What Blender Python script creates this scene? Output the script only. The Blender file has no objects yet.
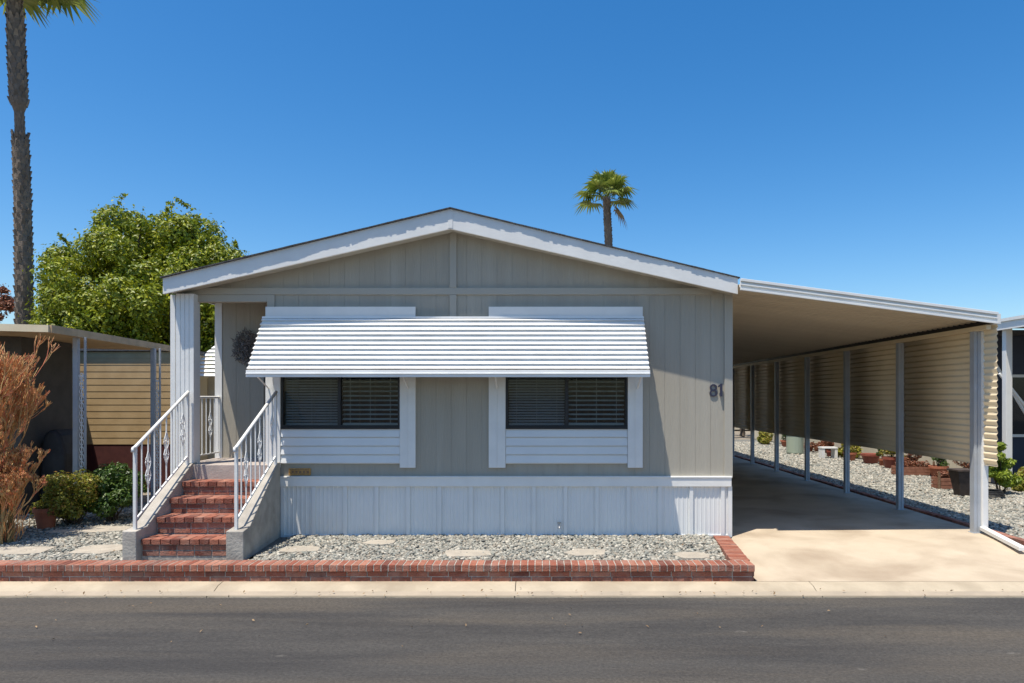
import bpy, math, random
import numpy as np
from mathutils import Vector, Matrix
random.seed(7); rng = np.random.default_rng(11)
S = bpy.context.scene
C = S.collection
PI = math.pi
F = 683.0; VX = 540.0; VY = 398.0; EYE = 1.85
def PX(px, d): return (px - VX) * d / F          # world x of something measured at distance d
def PZ(py, d): return EYE - (py - VY) * d / F

# ------------------------------------------------------------------ materials
def mat(name, c1, c2=None, scale=8, rough=.6, bump=0, bscale=60, stretch=(1,1,1), metallic=0,
        island=None, c3=None, scale3=1.2, f3=.5, transl=0, spec=.4, detail=5, coord='Object'):
    m = bpy.data.materials.new(name); m.use_nodes = True
    nt = m.node_tree; N = nt.nodes; L = nt.links
    b = N['Principled BSDF']; out = N['Material Output']
    b.inputs['Roughness'].default_value = rough; b.inputs['Metallic'].default_value = metallic
    b.inputs['Specular IOR Level'].default_value = spec
    tc = N.new('ShaderNodeTexCoord'); mp = N.new('ShaderNodeMapping'); mp.inputs['Scale'].default_value = stretch
    L.new(tc.outputs[coord], mp.inputs['Vector'])
    if island:
        g = N.new('ShaderNodeNewGeometry'); r = N.new('ShaderNodeValToRGB')
        els = r.color_ramp.elements
        while len(els) < len(island): els.new(.5)
        for i, c in enumerate(island):
            els[i].position = i / (len(island) - 1); els[i].color = (*c, 1)
        L.new(g.outputs['Random Per Island'], r.inputs['Fac']); col = r.outputs['Color']
    else:
        r = N.new('ShaderNodeRGB'); r.outputs[0].default_value = (*c1, 1); col = r.outputs[0]
    if c2:
        n = N.new('ShaderNodeTexNoise'); n.inputs['Scale'].default_value = scale; n.inputs['Detail'].default_value = detail
        n.inputs['Roughness'].default_value = .6
        L.new(mp.outputs[0], n.inputs['Vector'])
        cr = N.new('ShaderNodeValToRGB'); cr.color_ramp.elements[0].position = .35; cr.color_ramp.elements[1].position = .65
        L.new(n.outputs['Fac'], cr.inputs['Fac'])
        mx = N.new('ShaderNodeMix'); mx.data_type = 'RGBA'
        L.new(cr.outputs['Color'], mx.inputs['Factor']); L.new(col, mx.inputs['A']); mx.inputs['B'].default_value = (*c2, 1)
        if island:
            mm = N.new('ShaderNodeMath'); mm.operation = 'MULTIPLY'; mm.inputs[1].default_value = .35
            L.new(cr.outputs['Color'], mm.inputs[0]); L.new(mm.outputs[0], mx.inputs['Factor'])
        col = mx.outputs['Result']
    if c3:
        n = N.new('ShaderNodeTexNoise'); n.inputs['Scale'].default_value = scale3; n.inputs['Detail'].default_value = 6
        n.inputs['Distortion'].default_value = .4
        L.new(mp.outputs[0], n.inputs['Vector'])
        cr = N.new('ShaderNodeValToRGB'); cr.color_ramp.elements[0].position = .45; cr.color_ramp.elements[1].position = .7
        cr.color_ramp.elements[1].color = (f3, f3, f3, 1)
        L.new(n.outputs['Fac'], cr.inputs['Fac'])
        mx = N.new('ShaderNodeMix'); mx.data_type = 'RGBA'
        L.new(cr.outputs['Color'], mx.inputs['Factor']); L.new(col, mx.inputs['A']); mx.inputs['B'].default_value = (*c3, 1)
        col = mx.outputs['Result']
    L.new(col, b.inputs['Base Color'])
    if bump:
        n = N.new('ShaderNodeTexNoise'); n.inputs['Scale'].default_value = bscale; n.inputs['Detail'].default_value = 6
        L.new(mp.outputs[0], n.inputs['Vector'])
        bp = N.new('ShaderNodeBump'); bp.inputs['Strength'].default_value = bump; bp.inputs['Distance'].default_value = .02
        L.new(n.outputs['Fac'], bp.inputs['Height']); L.new(bp.outputs[0], b.inputs['Normal'])
    if transl:
        t = N.new('ShaderNodeBsdfTranslucent'); L.new(col, t.inputs['Color'])
        ms = N.new('ShaderNodeMixShader'); ms.inputs[0].default_value = transl
        L.new(b.outputs[0], ms.inputs[1]); L.new(t.outputs[0], ms.inputs[2]); L.new(ms.outputs[0], out.inputs['Surface'])
    return m

def asphalt():
    m = mat('asphalt', (.092,.086,.078), (.054,.051,.049), 2.2, .85, .9, 110, (.16,1.2,1), c3=(.128,.108,.084), scale3=1.7, f3=.75)
    N = m.node_tree.nodes; L = m.node_tree.links; b = N['Principled BSDF']
    src = b.inputs['Base Color'].links[0].from_socket
    tc = N.new('ShaderNodeTexCoord')
    n = N.new('ShaderNodeTexNoise'); n.inputs['Scale'].default_value = 38; n.inputs['Detail'].default_value = 8; n.inputs['Roughness'].default_value = .8
    cr = N.new('ShaderNodeValToRGB'); cr.color_ramp.elements[0].position = .3; cr.color_ramp.elements[1].position = .72
    cr.color_ramp.elements[0].color = (.42,.42,.42,1); cr.color_ramp.elements[1].color = (1.3,1.28,1.24,1)
    mx = N.new('ShaderNodeMix'); mx.data_type = 'RGBA'; mx.blend_type = 'MULTIPLY'; mx.inputs['Factor'].default_value = 1
    L.new(tc.outputs['Object'], n.inputs['Vector']); L.new(n.outputs['Fac'], cr.inputs['Fac'])
    L.new(src, mx.inputs['A']); L.new(cr.outputs['Color'], mx.inputs['B'])
    # pale scuffs
    v = N.new('ShaderNodeTexVoronoi'); v.inputs['Scale'].default_value = 1.1; mp = N.new('ShaderNodeMapping'); mp.inputs['Scale'].default_value = (1,2.6,1)
    L.new(tc.outputs['Object'], mp.inputs[0]); L.new(mp.outputs[0], v.inputs['Vector'])
    c2 = N.new('ShaderNodeValToRGB'); c2.color_ramp.elements[0].position = .03; c2.color_ramp.elements[0].color = (.55,.55,.55,1); c2.color_ramp.elements[1].position = .085; c2.color_ramp.elements[1].color = (0,0,0,1)
    L.new(v.outputs['Distance'], c2.inputs['Fac'])
    m2 = N.new('ShaderNodeMix'); m2.data_type = 'RGBA'; m2.inputs['B'].default_value = (.20,.185,.16,1)
    n2 = N.new('ShaderNodeTexNoise'); n2.inputs['Scale'].default_value = 9; L.new(tc.outputs['Object'], n2.inputs['Vector'])
    c4 = N.new('ShaderNodeValToRGB'); c4.color_ramp.elements[0].position = .5; c4.color_ramp.elements[1].position = .6; L.new(n2.outputs['Fac'], c4.inputs['Fac'])
    mm = N.new('ShaderNodeMath'); mm.operation = 'MULTIPLY'; L.new(c2.outputs['Color'], mm.inputs[0]); L.new(c4.outputs['Color'], mm.inputs[1])
    L.new(mm.outputs[0], m2.inputs['Factor'])
    L.new(mx.outputs['Result'], m2.inputs['A']); L.new(m2.outputs['Result'], b.inputs['Base Color'])
    return m
M = {}
M['siding'] = mat('taupe_paint', (.385,.352,.285), (.368,.337,.272), 3, .75, .25, 18, (6,6,.35), c3=(.43,.402,.333), scale3=.8, f3=.6)
M['taupe_trim'] = mat('taupe_trim_paint', (.415,.388,.322), (.40,.374,.31), 3, .6, .08, 30)
M['white'] = mat('white_paint', (.80,.79,.745), (.75,.74,.70), 4, .45, .06, 25, c3=(.66,.65,.62), scale3=2.2, f3=.25)
M['skirt'] = mat('white_skirting_metal', (.77,.765,.73), (.73,.725,.70), 2, .42, 0, c3=(.60,.59,.56), scale3=1.7, f3=.25)
M['awning'] = mat('white_awning_enamel', (.85,.85,.83), (.79,.79,.77), 2, .35, c3=(.62,.61,.57), scale3=2.5, f3=.3, stretch=(1,3,3))
M['beige_metal'] = mat('cream_enamelled_metal', (.76,.62,.41), (.70,.57,.37), 2, .45, .03, 10, (.4,1,1), c3=(.62,.50,.32), scale3=.9, f3=.4)
M['roof_pan'] = mat('beige_roof_pan', (.62,.54,.41), (.56,.48,.36), 1.2, .5, 0, c3=(.52,.45,.34), scale3=.7, f3=.4, stretch=(.5,2,1))
M['grey_metal'] = mat('grey_white_post_metal', (.40,.43,.46), (.34,.37,.40), 4, .4, c3=(.4,.38,.36), scale3=4, f3=.35)
M['shingle'] = mat('grey_shingle', (.09,.09,.09), (.05,.05,.055), 14, .9, .5, 50)
M['black'] = mat('black_window_frame', (.018,.018,.02), rough=.4)
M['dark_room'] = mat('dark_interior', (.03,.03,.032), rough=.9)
M['number'] = mat('dark_numeral', (.035,.035,.06), rough=.5)
M['blind'] = mat('white_blind_slat', (.88,.88,.86), rough=.5)
M['blind_dull'] = mat('screened_blind_slat', (.42,.42,.43), rough=.7)
M['plaque'] = mat('carved_wood_plaque', (.60,.33,.09), (.34,.17,.05), 40, .6, .3, 60)
M['brick'] = mat('red_brick', None, (.10,.045,.03), 22, .85, .5, 70,
                 island=[(.24,.065,.037),(.38,.135,.08),(.16,.048,.032),(.45,.19,.12),(.29,.082,.048),(.36,.145,.09)], c3=(.42,.33,.27), scale3=7, f3=.3)
M['brick'].name = 'red_brick'
M['mortar'] = mat('mortar', (.50,.45,.38), (.26,.24,.21), 30, .95, .4, 80)
M['concrete'] = mat('grey_weathered_concrete', (.46,.42,.36), (.36,.33,.28), 5, .9, .35, 40, c3=(.22,.20,.175), scale3=3.5, f3=.6)
M['landing'] = mat('pinkish_landing_concrete', (.46,.39,.34), (.38,.33,.29), 6, .9, .2, 40)
M['curb'] = mat('cream_curb_concrete', (.47,.395,.285), (.40,.335,.24), 3.5, .9, .25, 60, c3=(.27,.215,.15), scale3=1.6, f3=.7)
M['gutter'] = mat('gutter_concrete', (.42,.35,.26), (.34,.285,.215), 2.5, .9, .25, 60, c3=(.30,.26,.20), scale3=1.6, f3=.6)
M['drive'] = mat('tan_driveway_concrete', (.53,.44,.325), (.465,.385,.28), 1.8, .9, .25, 50, c3=(.27,.20,.135), scale3=1.0, f3=.75)
M['road'] = asphalt()
M['earth'] = mat('dry_earth', (.26,.22,.17), (.2,.17,.13), 1.5, .95, .3, 30)
M['gravel_base'] = mat('gravel_bed', (.20,.195,.17), (.11,.11,.10), 40, .95, .8, 60)
M['pebble'] = mat('pebbles', None, (.16,.17,.15), 25, .8,
                  island=[(.20,.21,.18),(.46,.42,.34),(.075,.085,.08),(.60,.55,.45),(.24,.25,.22),(.34,.28,.21),(.13,.14,.125)])
M['flag'] = mat('sandy_flagstone', (.44,.39,.31), (.35,.31,.25), 7, .9, .4, 30, c3=(.34,.30,.24), scale3=4, f3=.5)
M['palm_trunk'] = mat('palm_bark', None, (.06,.045,.03), 12, .95, .6, 30,
                      island=[(.12,.10,.08),(.25,.20,.155),(.17,.135,.105),(.32,.255,.19)])
M['bark'] = mat('bark', (.11,.085,.06), (.06,.045,.035), 14, .95, .6, 25, (1,1,.3))
M['palm_leaf'] = mat('palm_frond', None, rough=.5, island=[(.08,.13,.02),(.16,.22,.03),(.28,.32,.06),(.10,.16,.025)], transl=.3)
M['palm_dry'] = mat('dry_palm_frond', None, rough=.8, island=[(.22,.15,.07),(.30,.22,.11),(.16,.11,.05)], transl=.2)
M['leaf'] = mat('bright_tree_leaves', None, rough=.45, island=[(.11,.17,.012),(.23,.29,.016),(.42,.43,.024),(.06,.10,.010),(.30,.32,.02)], transl=.28)
M['leaf_dark'] = mat('dark_shrub_leaves', None, rough=.4, island=[(.03,.07,.014),(.06,.12,.02),(.12,.18,.03),(.04,.08,.016)], transl=.25)
M['leaf_gold'] = mat('yellow_green_shrub_leaves', None, rough=.45, island=[(.14,.18,.02),(.30,.30,.04),(.42,.36,.05),(.10,.14,.02),(.36,.20,.05)], transl=.3)
M['leaf_lime'] = mat('lime_leaves', None, rough=.45, island=[(.20,.28,.03),(.30,.36,.04),(.14,.22,.03)], transl=.3)
M['leaf_red'] = mat('reddish_leaves', None, rough=.5, island=[(.22,.07,.04),(.30,.12,.06),(.13,.06,.03)], transl=.3)
M['pencil'] = mat('orange_pencil_stems', None, rough=.6, island=[(.58,.17,.07),(.62,.29,.10),(.50,.27,.10),(.60,.40,.16),(.66,.20,.11)])
M['pencil_base'] = mat('tan_woody_stems', None, rough=.8, island=[(.36,.24,.10),(.46,.31,.13),(.27,.19,.08)])
M['terracotta'] = mat('terracotta', (.42,.15,.08), (.34,.11,.06), 8, .8, .1, 40)
M['red_pot'] = mat('glazed_red_pot', (.30,.09,.06), (.23,.06,.04), 6, .5)
M['wood_red'] = mat('reddish_stained_wood', (.33,.15,.09), (.22,.09,.055), 12, .8)
M['wood_dark'] = mat('dark_stained_wood', (.07,.05,.04), (.04,.03,.025), 12, .8)
M['navy'] = mat('navy_wall_paint', (.035,.045,.07), (.03,.038,.06), 4, .7)
M['cream_wall'] = mat('cream_wall_paint', (.62,.55,.40), (.56,.49,.35), 3, .7)
M['yellow_siding'] = mat('yellow_lap_siding', (.50,.36,.19), (.43,.30,.15), 3, .65, .05, 20)
M['cream_edge'] = mat('cream_edge_paint', (.74,.64,.44), (.66,.56,.37), 4, .6)
M['beige_trim'] = mat('beige_fascia_paint', (.60,.42,.24), (.52,.35,.19), 5, .6, c3=(.36,.28,.18), scale3=5, f3=.5)
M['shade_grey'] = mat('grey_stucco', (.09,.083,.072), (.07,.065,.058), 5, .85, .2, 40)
M['maroon'] = mat('maroon_base_paint', (.10,.03,.026), (.07,.02,.018), 8, .7)
M['black_cloth'] = mat('black_vinyl_cover', (.015,.015,.017), rough=.6, c2=(.03,.03,.032), scale=6)
M['green_can'] = mat('pale_green_plastic', (.36,.42,.33), rough=.6)
M['wood'] = mat('weathered_wood', (.27,.17,.10), (.17,.10,.06), 18, .8, .2, 40, (1,1,6))
M['steel'] = mat('brass_spigot_metal', (.45,.43,.40), rough=.35, metallic=.8)
M['rubber'] = mat('black_rubber', (.02,.02,.02), rough=.6)
M['wreath'] = mat('dried_wreath', None, rough=.9, island=[(.16,.14,.13),(.24,.21,.19),(.11,.10,.09)])
# glass that lets the blinds show
g = bpy.data.materials.new('window_glass'); g.use_nodes = True
nt = g.node_tree; nt.nodes.clear()
o_ = nt.nodes.new('ShaderNodeOutputMaterial'); tr = nt.nodes.new('ShaderNodeBsdfTransparent'); tr.inputs[0].default_value = (.8,.83,.82,1)
gl = nt.nodes.new('ShaderNodeBsdfGlossy'); gl.inputs['Roughness'].default_value = .02
fr = nt.nodes.new('ShaderNodeFresnel'); fr.inputs['IOR'].default_value = 1.28
ms = nt.nodes.new('ShaderNodeMixShader')
nt.links.new(fr.outputs[0], ms.inputs[0]); nt.links.new(tr.outputs[0], ms.inputs[1]); nt.links.new(gl.outputs[0], ms.inputs[2])
nt.links.new(ms.outputs[0], o_.inputs['Surface'])
M['glass'] = g
# roof shingles laid in courses
def shingle_field():
    m = bpy.data.materials.new('shingle_field'); m.use_nodes = True
    N = m.node_tree.nodes; L = m.node_tree.links; b = N['Principled BSDF']; b.inputs['Roughness'].default_value = .9
    tc = N.new('ShaderNodeTexCoord'); mp = N.new('ShaderNodeMapping'); mp.inputs['Rotation'].default_value = (0,0,PI/2)
    br = N.new('ShaderNodeTexBrick'); br.inputs['Scale'].default_value = 1.0
    br.inputs['Brick Width'].default_value = .3; br.inputs['Row Height'].default_value = .14; br.inputs['Mortar Size'].default_value = .006
    br.inputs['Color1'].default_value = (.11,.11,.115,1); br.inputs['Color2'].default_value = (.07,.07,.075,1); br.inputs['Mortar'].default_value = (.03,.03,.03,1)
    L.new(tc.outputs['Object'], mp.inputs[0]); L.new(mp.outputs[0], br.inputs['Vector']); L.new(br.outputs['Color'], b.inputs['Base Color'])
    return m
M['shingle_field'] = shingle_field()

# ------------------------------------------------------------------ mesh helpers
class MB:
    def __init__(s): s.v = []; s.f = []
    def add(s, vs, fs):
        n = len(s.v); s.v += [tuple(v) for v in vs]; s.f += [tuple(i + n for i in f) for f in fs]; return s
    def box(s, x0, x1, y0, y1, z0, z1):
        x0, x1 = sorted((x0, x1)); y0, y1 = sorted((y0, y1)); z0, z1 = sorted((z0, z1))
        return s.add([(x0,y0,z0),(x1,y0,z0),(x1,y1,z0),(x0,y1,z0),(x0,y0,z1),(x1,y0,z1),(x1,y1,z1),(x0,y1,z1)],
                     [(0,3,2,1),(4,5,6,7),(0,1,5,4),(1,2,6,5),(2,3,7,6),(3,0,4,7)])
    def prism(s, pts, axis, a0, a1):
        """polygon pts (2-D) extruded along axis 'x','y' or 'z' from a0 to a1"""
        def mk(p, a):
            return {'x': (a, p[0], p[1]), 'y': (p[0], a, p[1]), 'z': (p[0], p[1], a)}[axis]
        n = len(pts); vs = [mk(p, a0) for p in pts] + [mk(p, a1) for p in pts]
        fs = [tuple(range(n)), tuple(range(2*n-1, n-1, -1))]
        for i in range(n): j = (i+1) % n; fs.append((i, i+n, j+n, j))
        return s.add(vs, fs)
    def sheet(s, prof, axis, a0, a1, th=0):
        """open profile (2-D polyline) extruded; zero thickness unless solidified"""
        def mk(p, a):
            return {'x': (a, p[0], p[1]), 'y': (p[0], a, p[1])}[axis]
        n = len(prof); vs = [mk(p, a0) for p in prof] + [mk(p, a1) for p in prof]
        return s.add(vs, [(i, i+1, i+1+n, i+n) for i in range(n-1)])
    def tube(s, pts, r, n=6, r1=None, cap=True):
        pts = [Vector(p) for p in pts]; m = len(pts); vs = []; fs = []
        for i, p in enumerate(pts):
            d = (pts[min(i+1, m-1)] - pts[max(i-1, 0)]).normalized()
            up = Vector((0,0,1)) if abs(d.z) < .9 else Vector((1,0,0))
            a = d.cross(up).normalized(); b = d.cross(a)
            rr = r if r1 is None else r + (r1 - r) * i / (m - 1)
            for k in range(n):
                t = 2*PI*k/n + PI/n
                vs.append(p + (a*math.cos(t) + b*math.sin(t)) * rr)
        for i in range(m-1):
            for k in range(n):
                k2 = (k+1) % n; fs.append((i*n+k, i*n+k2, (i+1)*n+k2, (i+1)*n+k))
        if cap: fs.append(tuple(range(n))); fs.append(tuple(range(m*n-1, (m-1)*n-1, -1)))
        return s.add(vs, fs)
    def lathe(s, prof, cx, cy, n=20):
        vs = []; fs = []
        for r, z in prof:
            for k in range(n):
                t = 2*PI*k/n; vs.append((cx + r*math.cos(t), cy + r*math.sin(t), z))
        m = len(prof)
        for i in range(m-1):
            for k in range(n):
                k2 = (k+1) % n; fs.append((i*n+k, i*n+k2, (i+1)*n+k2, (i+1)*n+k))
        fs.append(tuple(range(n-1, -1, -1))); fs.append(tuple(range((m-1)*n, m*n)))
        return s.add(vs, fs)
    def build(s, name, m, parent=None, bevel=0, solid=0, smooth=False, fix=True):
        me = bpy.data.meshes.new(name); me.from_pydata(s.v, [], s.f); me.materials.append(m)
        if fix:
            import bmesh
            bm = bmesh.new(); bm.from_mesh(me); bmesh.ops.recalc_face_normals(bm, faces=bm.faces[:]); bm.to_mesh(me); bm.free()
        o = bpy.data.objects.new(name, me); C.objects.link(o)
        if parent: put(o, parent)
        if solid:
            md = o.modifiers.new('s', 'SOLIDIFY'); md.thickness = solid; md.offset = 0
        if bevel:
            md = o.modifiers.new('b', 'BEVEL'); md.width = bevel; md.segments = 2; md.limit_method = 'ANGLE'
        if smooth:
            for p in me.polygons: p.use_smooth = True
        return o
def world_loc(p):
    l = Vector((0,0,0))
    while p: l += p.location; p = p.parent
    return l
def put(o, parent):
    o.parent = parent; o.location = -world_loc(parent)
def npmesh(name, V, Fc, m, parent=None, smooth=False):
    """V (n,3), Fc (k, c) faces of equal size"""
    me = bpy.data.meshes.new(name); k, c = Fc.shape
    me.vertices.add(len(V)); me.vertices.foreach_set('co', V.astype(np.float32).ravel())
    me.loops.add(k*c); me.loops.foreach_set('vertex_index', Fc.astype(np.int32).ravel())
    me.polygons.add(k); me.polygons.foreach_set('loop_start', (np.arange(k)*c).astype(np.int32))
    me.update(calc_edges=True); me.validate(); me.materials.append(m)
    if smooth: me.polygons.foreach_set('use_smooth', np.ones(k, dtype=bool))
    o = bpy.data.objects.new(name, me); C.objects.link(o)
    if parent: put(o, parent)
    return o
def tag(o, label, cat, group=None):
    o['label'] = label; o['category'] = cat
    if group: o['group'] = group
    return o
def thing(name, label, cat, loc, group=None):
    o = bpy.data.objects.new(name, None); C.objects.link(o); o.location = loc; o.empty_display_size = .2
    return tag(o, label, cat, group)
def struct(o, kind='structure'): o['kind'] = kind; return o

# brick run: boxes laid along a direction
def bricks(mb, p0, p1, length, gap, depth, height, z, jit=.003, side=1):
    """row of bricks from p0 to p1 (xy); each 'length' long along the run, 'depth' across to the left of the run"""
    p0 = Vector(p0); p1 = Vector(p1); d = (p1-p0); L = d.length; d /= L; nrm = Vector((-d.y, d.x)) * side
    n = max(1, round(L/(length+gap))); st = L/n
    for i in range(n):
        a = p0 + d*(i*st + gap/2) + nrm*random.uniform(-jit, jit); b = a + d*(st-gap)
        h0 = z + random.uniform(-jit, jit)*.6; h1 = z + height + random.uniform(-jit, jit)*.6
        q = [a, b, b+nrm*depth, a+nrm*depth]
        mb.add([(v.x, v.y, h0) for v in q] + [(v.x, v.y, h1) for v in q],
               [(0,3,2,1),(4,5,6,7),(0,1,5,4),(1,2,6,5),(2,3,7,6),(3,0,4,7)])

# ------------------------------------------------------------------ setting: ground, road, kerb, driveway, gravel
mb = MB(); mb.box(-700, 700, -700, 900, -.5, -.30); struct(mb.build('ground', M['earth']))
YF = 7.1
# raised lots behind the kerb
mb = MB(); mb.box(-60, 60, YF+.02, 80, -.28, -.09); struct(mb.build('yard', M['earth']))
# road: a gently crowned sheet
mb = MB()
ys = [-30, -6, -2, 2, 4, 5.4, 6.6, 6.79]; zs = [-.16,-.15,-.11,-.09,-.095,-.11,-.128,-.13]
vs = [(x, y, z) for y, z in zip(ys, zs) for x in (-120, 120)]
mb.add(vs, [(2*i, 2*i+1, 2*i+3, 2*i+2) for i in range(len(ys)-1)]); struct(mb.build('road', M['road']))
# kerb and gutter, rolled profile, poured in lengths with joints
mb = MB()
prof = [(6.76,-.28),(6.76,-.116),(6.90,-.108),(6.93,-.10),(7.0,-.072),(7.1,-.06),(7.12,-.06),(7.12,-.28)]
x = -46.0
joints = []
while x < 46:
    L_ = 3.05; mb.prism(prof, 'x', x+.003, x+L_-.003); x += L_
struct(mb.build('curb', M['curb'], bevel=.004))
mb = MB(); mb.sheet([(6.765,-.110),(6.90,-.103)], 'x', -46, 46); struct(mb.build('gutter', M['gutter']))

# driveway
def drive_z(x, y):
    t = min(1, max(0, (y-7.1)/1.8)); t = t*t*(3-2*t)
    u = (x-2.3)/3.6
    return -.058 + t*(.062 + .055*u)
mb = MB()
ysd = [7.105] + [7.3+.2*i for i in range(9)] + [9.1, 11, 14, 17, 20, 25]; nx = 8
grid = []
for y in ysd:
    xl = 2.25 + (y-7.1)*.132 if y < 9.05 else 2.6
    if y >= 9.05: xl = 2.57
    for i in range(nx+1):
        xx = xl + (5.93-xl)*i/nx; grid.append((xx, y, drive_z(xx, y)))
fs = [(r*(nx+1)+i, r*(nx+1)+i+1, (r+1)*(nx+1)+i+1, (r+1)*(nx+1)+i) for r in range(len(ysd)-1) for i in range(nx)]
mb.add(grid, fs); struct(mb.build('driveway', M['drive'], smooth=True))
mb = MB(); mb.box(2.0, 6, 25, 60, -.01, 0.0); struct(mb.build('path', M['drive']))

# gravel beds + loose pebbles (stuff)
mb = MB(); mb.box(-12, -4.72, 7.3, 12, -.01, .012); mb.box(-3.25, 2.28, 7.3, 9.2, -.01, .012); mb.box(-4.9, -3.2, 8.0, 9.0, -.01, .01)
mb.box(5.96, 9.6, 7.12, 30, -.01, .03); struct(mb.build('gravel_bed', M['gravel_base']))
phi = (1+5**.5)/2
ICO = np.array([(-1,phi,0),(1,phi,0),(-1,-phi,0),(1,-phi,0),(0,-1,phi),(0,1,phi),(0,-1,-phi),(0,1,-phi),(phi,0,-1),(phi,0,1),(-phi,0,-1),(-phi,0,1)])/1.902
IF = np.array([(0,11,5),(0,5,1),(0,1,7),(0,7,10),(0,10,11),(1,5,9),(5,11,4),(11,10,2),(10,7,6),(7,1,8),(3,9,4),(3,4,2),(3,2,6),(3,6,8),(3,8,9),(4,9,5),(2,4,11),(6,2,10),(8,6,7),(9,8,1)])
def pebbles(name, regions, m, parent=None):
    P = []; R = []
    for (x0, x1, y0, y1, dens, r0, r1, z) in regions:
        n = int((x1-x0)*(y1-y0)*dens)
        P.append(np.stack([rng.uniform(x0,x1,n), rng.uniform(y0,y1,n), np.full(n, z)+rng.uniform(-.004,.012,n)], 1)); R.append(rng.uniform(r0,r1,n)**1.0)
    P = np.concatenate(P); R = np.concatenate(R); n = len(P)
    sc = np.stack([rng.uniform(.7,1.35,n), rng.uniform(.7,1.35,n), rng.uniform(.45,.85,n)], 1)*R[:,None]
    V = ICO[None]*rng.uniform(.78,1.2,(n,12,1))*sc[:,None]
    a = rng.uniform(0, 2*PI, n); ca, sa = np.cos(a)[:,None], np.sin(a)[:,None]
    t = rng.uniform(-.5,.5,n); ct, st = np.cos(t)[:,None], np.sin(t)[:,None]
    x, y, z = V[...,0], V[...,1]*ct - V[...,2]*st, V[...,1]*st + V[...,2]*ct
    V = np.stack([x*ca-y*sa, x*sa+y*ca, z], -1) + P[:,None]
    Fc = (IF[None] + (np.arange(n)*12)[:,None,None]).reshape(-1,3)
    return npmesh(name, V.reshape(-1,3), Fc, m, parent)
struct(pebbles('gravel', [
    (-3.27, 2.24, 7.3, 9.09, 1500, .012, .027, .018),
    (-9.0, -4.7, 7.32, 9.2, 1400, .012, .027, .018), (-9.5, -4.9, 9.2, 11.5, 800, .013, .03, .018),
    (6.05, 9.3, 7.3, 12.5, 1000, .014, .032, .04), (6.05, 9.3, 12.5, 18, 600, .016, .036, .04), (6.05, 9.3, 18, 28, 300, .02, .045, .04)], M['pebble']), 'stuff')

# dry leaf litter in the gutter and on the gravel
n = 420
PL = np.stack([rng.uniform(-7, 7, n), np.where(rng.random(n) < .45, rng.normal(6.80,.05,n), rng.uniform(5.2, 9.0, n)), np.zeros(n)], 1)
PL[:,2] = np.where(PL[:,1] < 6.76, -.10, np.where(PL[:,1] < 7.1, -.085+np.clip((PL[:,1]-6.9)*.2,0,.04), .07)); keep = (PL[:,0] < 2.2) | (PL[:,1] < 7.05); PL = PL[keep & (rng.random(n) < .6)]
M['litter'] = mat('dry_leaf_litter', None, rough=.9, island=[(.20,.12,.06),(.32,.22,.12),(.12,.08,.05)])
def litter():
    m_ = len(PL); return leaves(PL, np.tile([0,0,1.0], (m_,1)), .016, 'leaf_litter', M['litter'], None, .45)
# flagstones
def flag(cx, cy, w, h, label):
    n = 7; pts = []; w *= 1.25; h *= 1.2; t0 = random.uniform(0, 6)
    for k in range(n):
        t = t0 + 2*PI*k/n + random.uniform(-.28,.28)
        c, s_ = math.cos(t), math.sin(t)
        q = (abs(c)**5+abs(s_)**5)**(-1/5)
        pts.append((cx + w/2*c*q*random.uniform(.80,1.08), cy + h/2*s_*q*random.uniform(.86,1.06)))
    mb = MB(); mb.prism(pts, 'z', .0, .043)
    return tag(mb.build('stepping_stone', M['flag'], bevel=.005), label, 'stepping stone', 'sandy stepping stones set in the gravel')
for (px, py, w, h, lab) in [
    (62, 531, .36, .22, 'small sandy flagstone in the left gravel, beside the terracotta pot'),
    (104, 529, .52, .40, 'sandy flagstone at the back of the left gravel, just below the dark green shrub'),
    (101, 549, .50, .42, 'large sandy flagstone in the left gravel right beside the concrete step side'),
    (18, 550, .62, .36, 'wide sandy flagstone at the front of the left gravel below the orange shrub'),
    (-40, 543, .5, .4, 'sandy flagstone nearly hidden left of the orange shrub'),
    (300, 549, .42, .30, 'tilted sandy flagstone in front of the skirting, just right of the entry steps'),
    (381, 542, .34, .24, 'sandy flagstone close to the skirting below the left window'),
    (468, 553, .46, .28, 'half buried flagstone between the two windows near the brick edging'),
    (586, 552, .40, .30, 'half buried flagstone below the right window near the garden tap'),
    (692, 555, .34, .26, 'half buried flagstone at the right end of the gravel bed')]:
    d = F*1.81/(py-VY); flag(PX(px, d), d, w, h, lab)

# ------------------------------------------------------------------ brick planter edging
pl = thing('brick_planter', 'low red brick planter edging running along the curb in front of the house', 'brick edging', (0, YF, 0))
cap = MB(); low = MB(); mort = MB()
bricks(cap, (-9.2, YF-.012), (2.235, YF-.012), .066, .010, .22, .068, .048)
for zz, q in ((-.010, 0), (-.066, .1)): bricks(low, (-9.2-q, YF+.014), (2.215, YF+.014), .20, .010, .09, .050, zz)
mort.prism([(-9.2, YF+.020), (2.21, YF+.020), (2.21, YF+.195), (-9.2, YF+.195)], 'z', -.07, .045)
mort.prism([(-9.19, YF-.007), (2.225, YF-.007), (2.225, YF+.203), (-9.19, YF+.203)], 'z', .050, .112)
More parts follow.
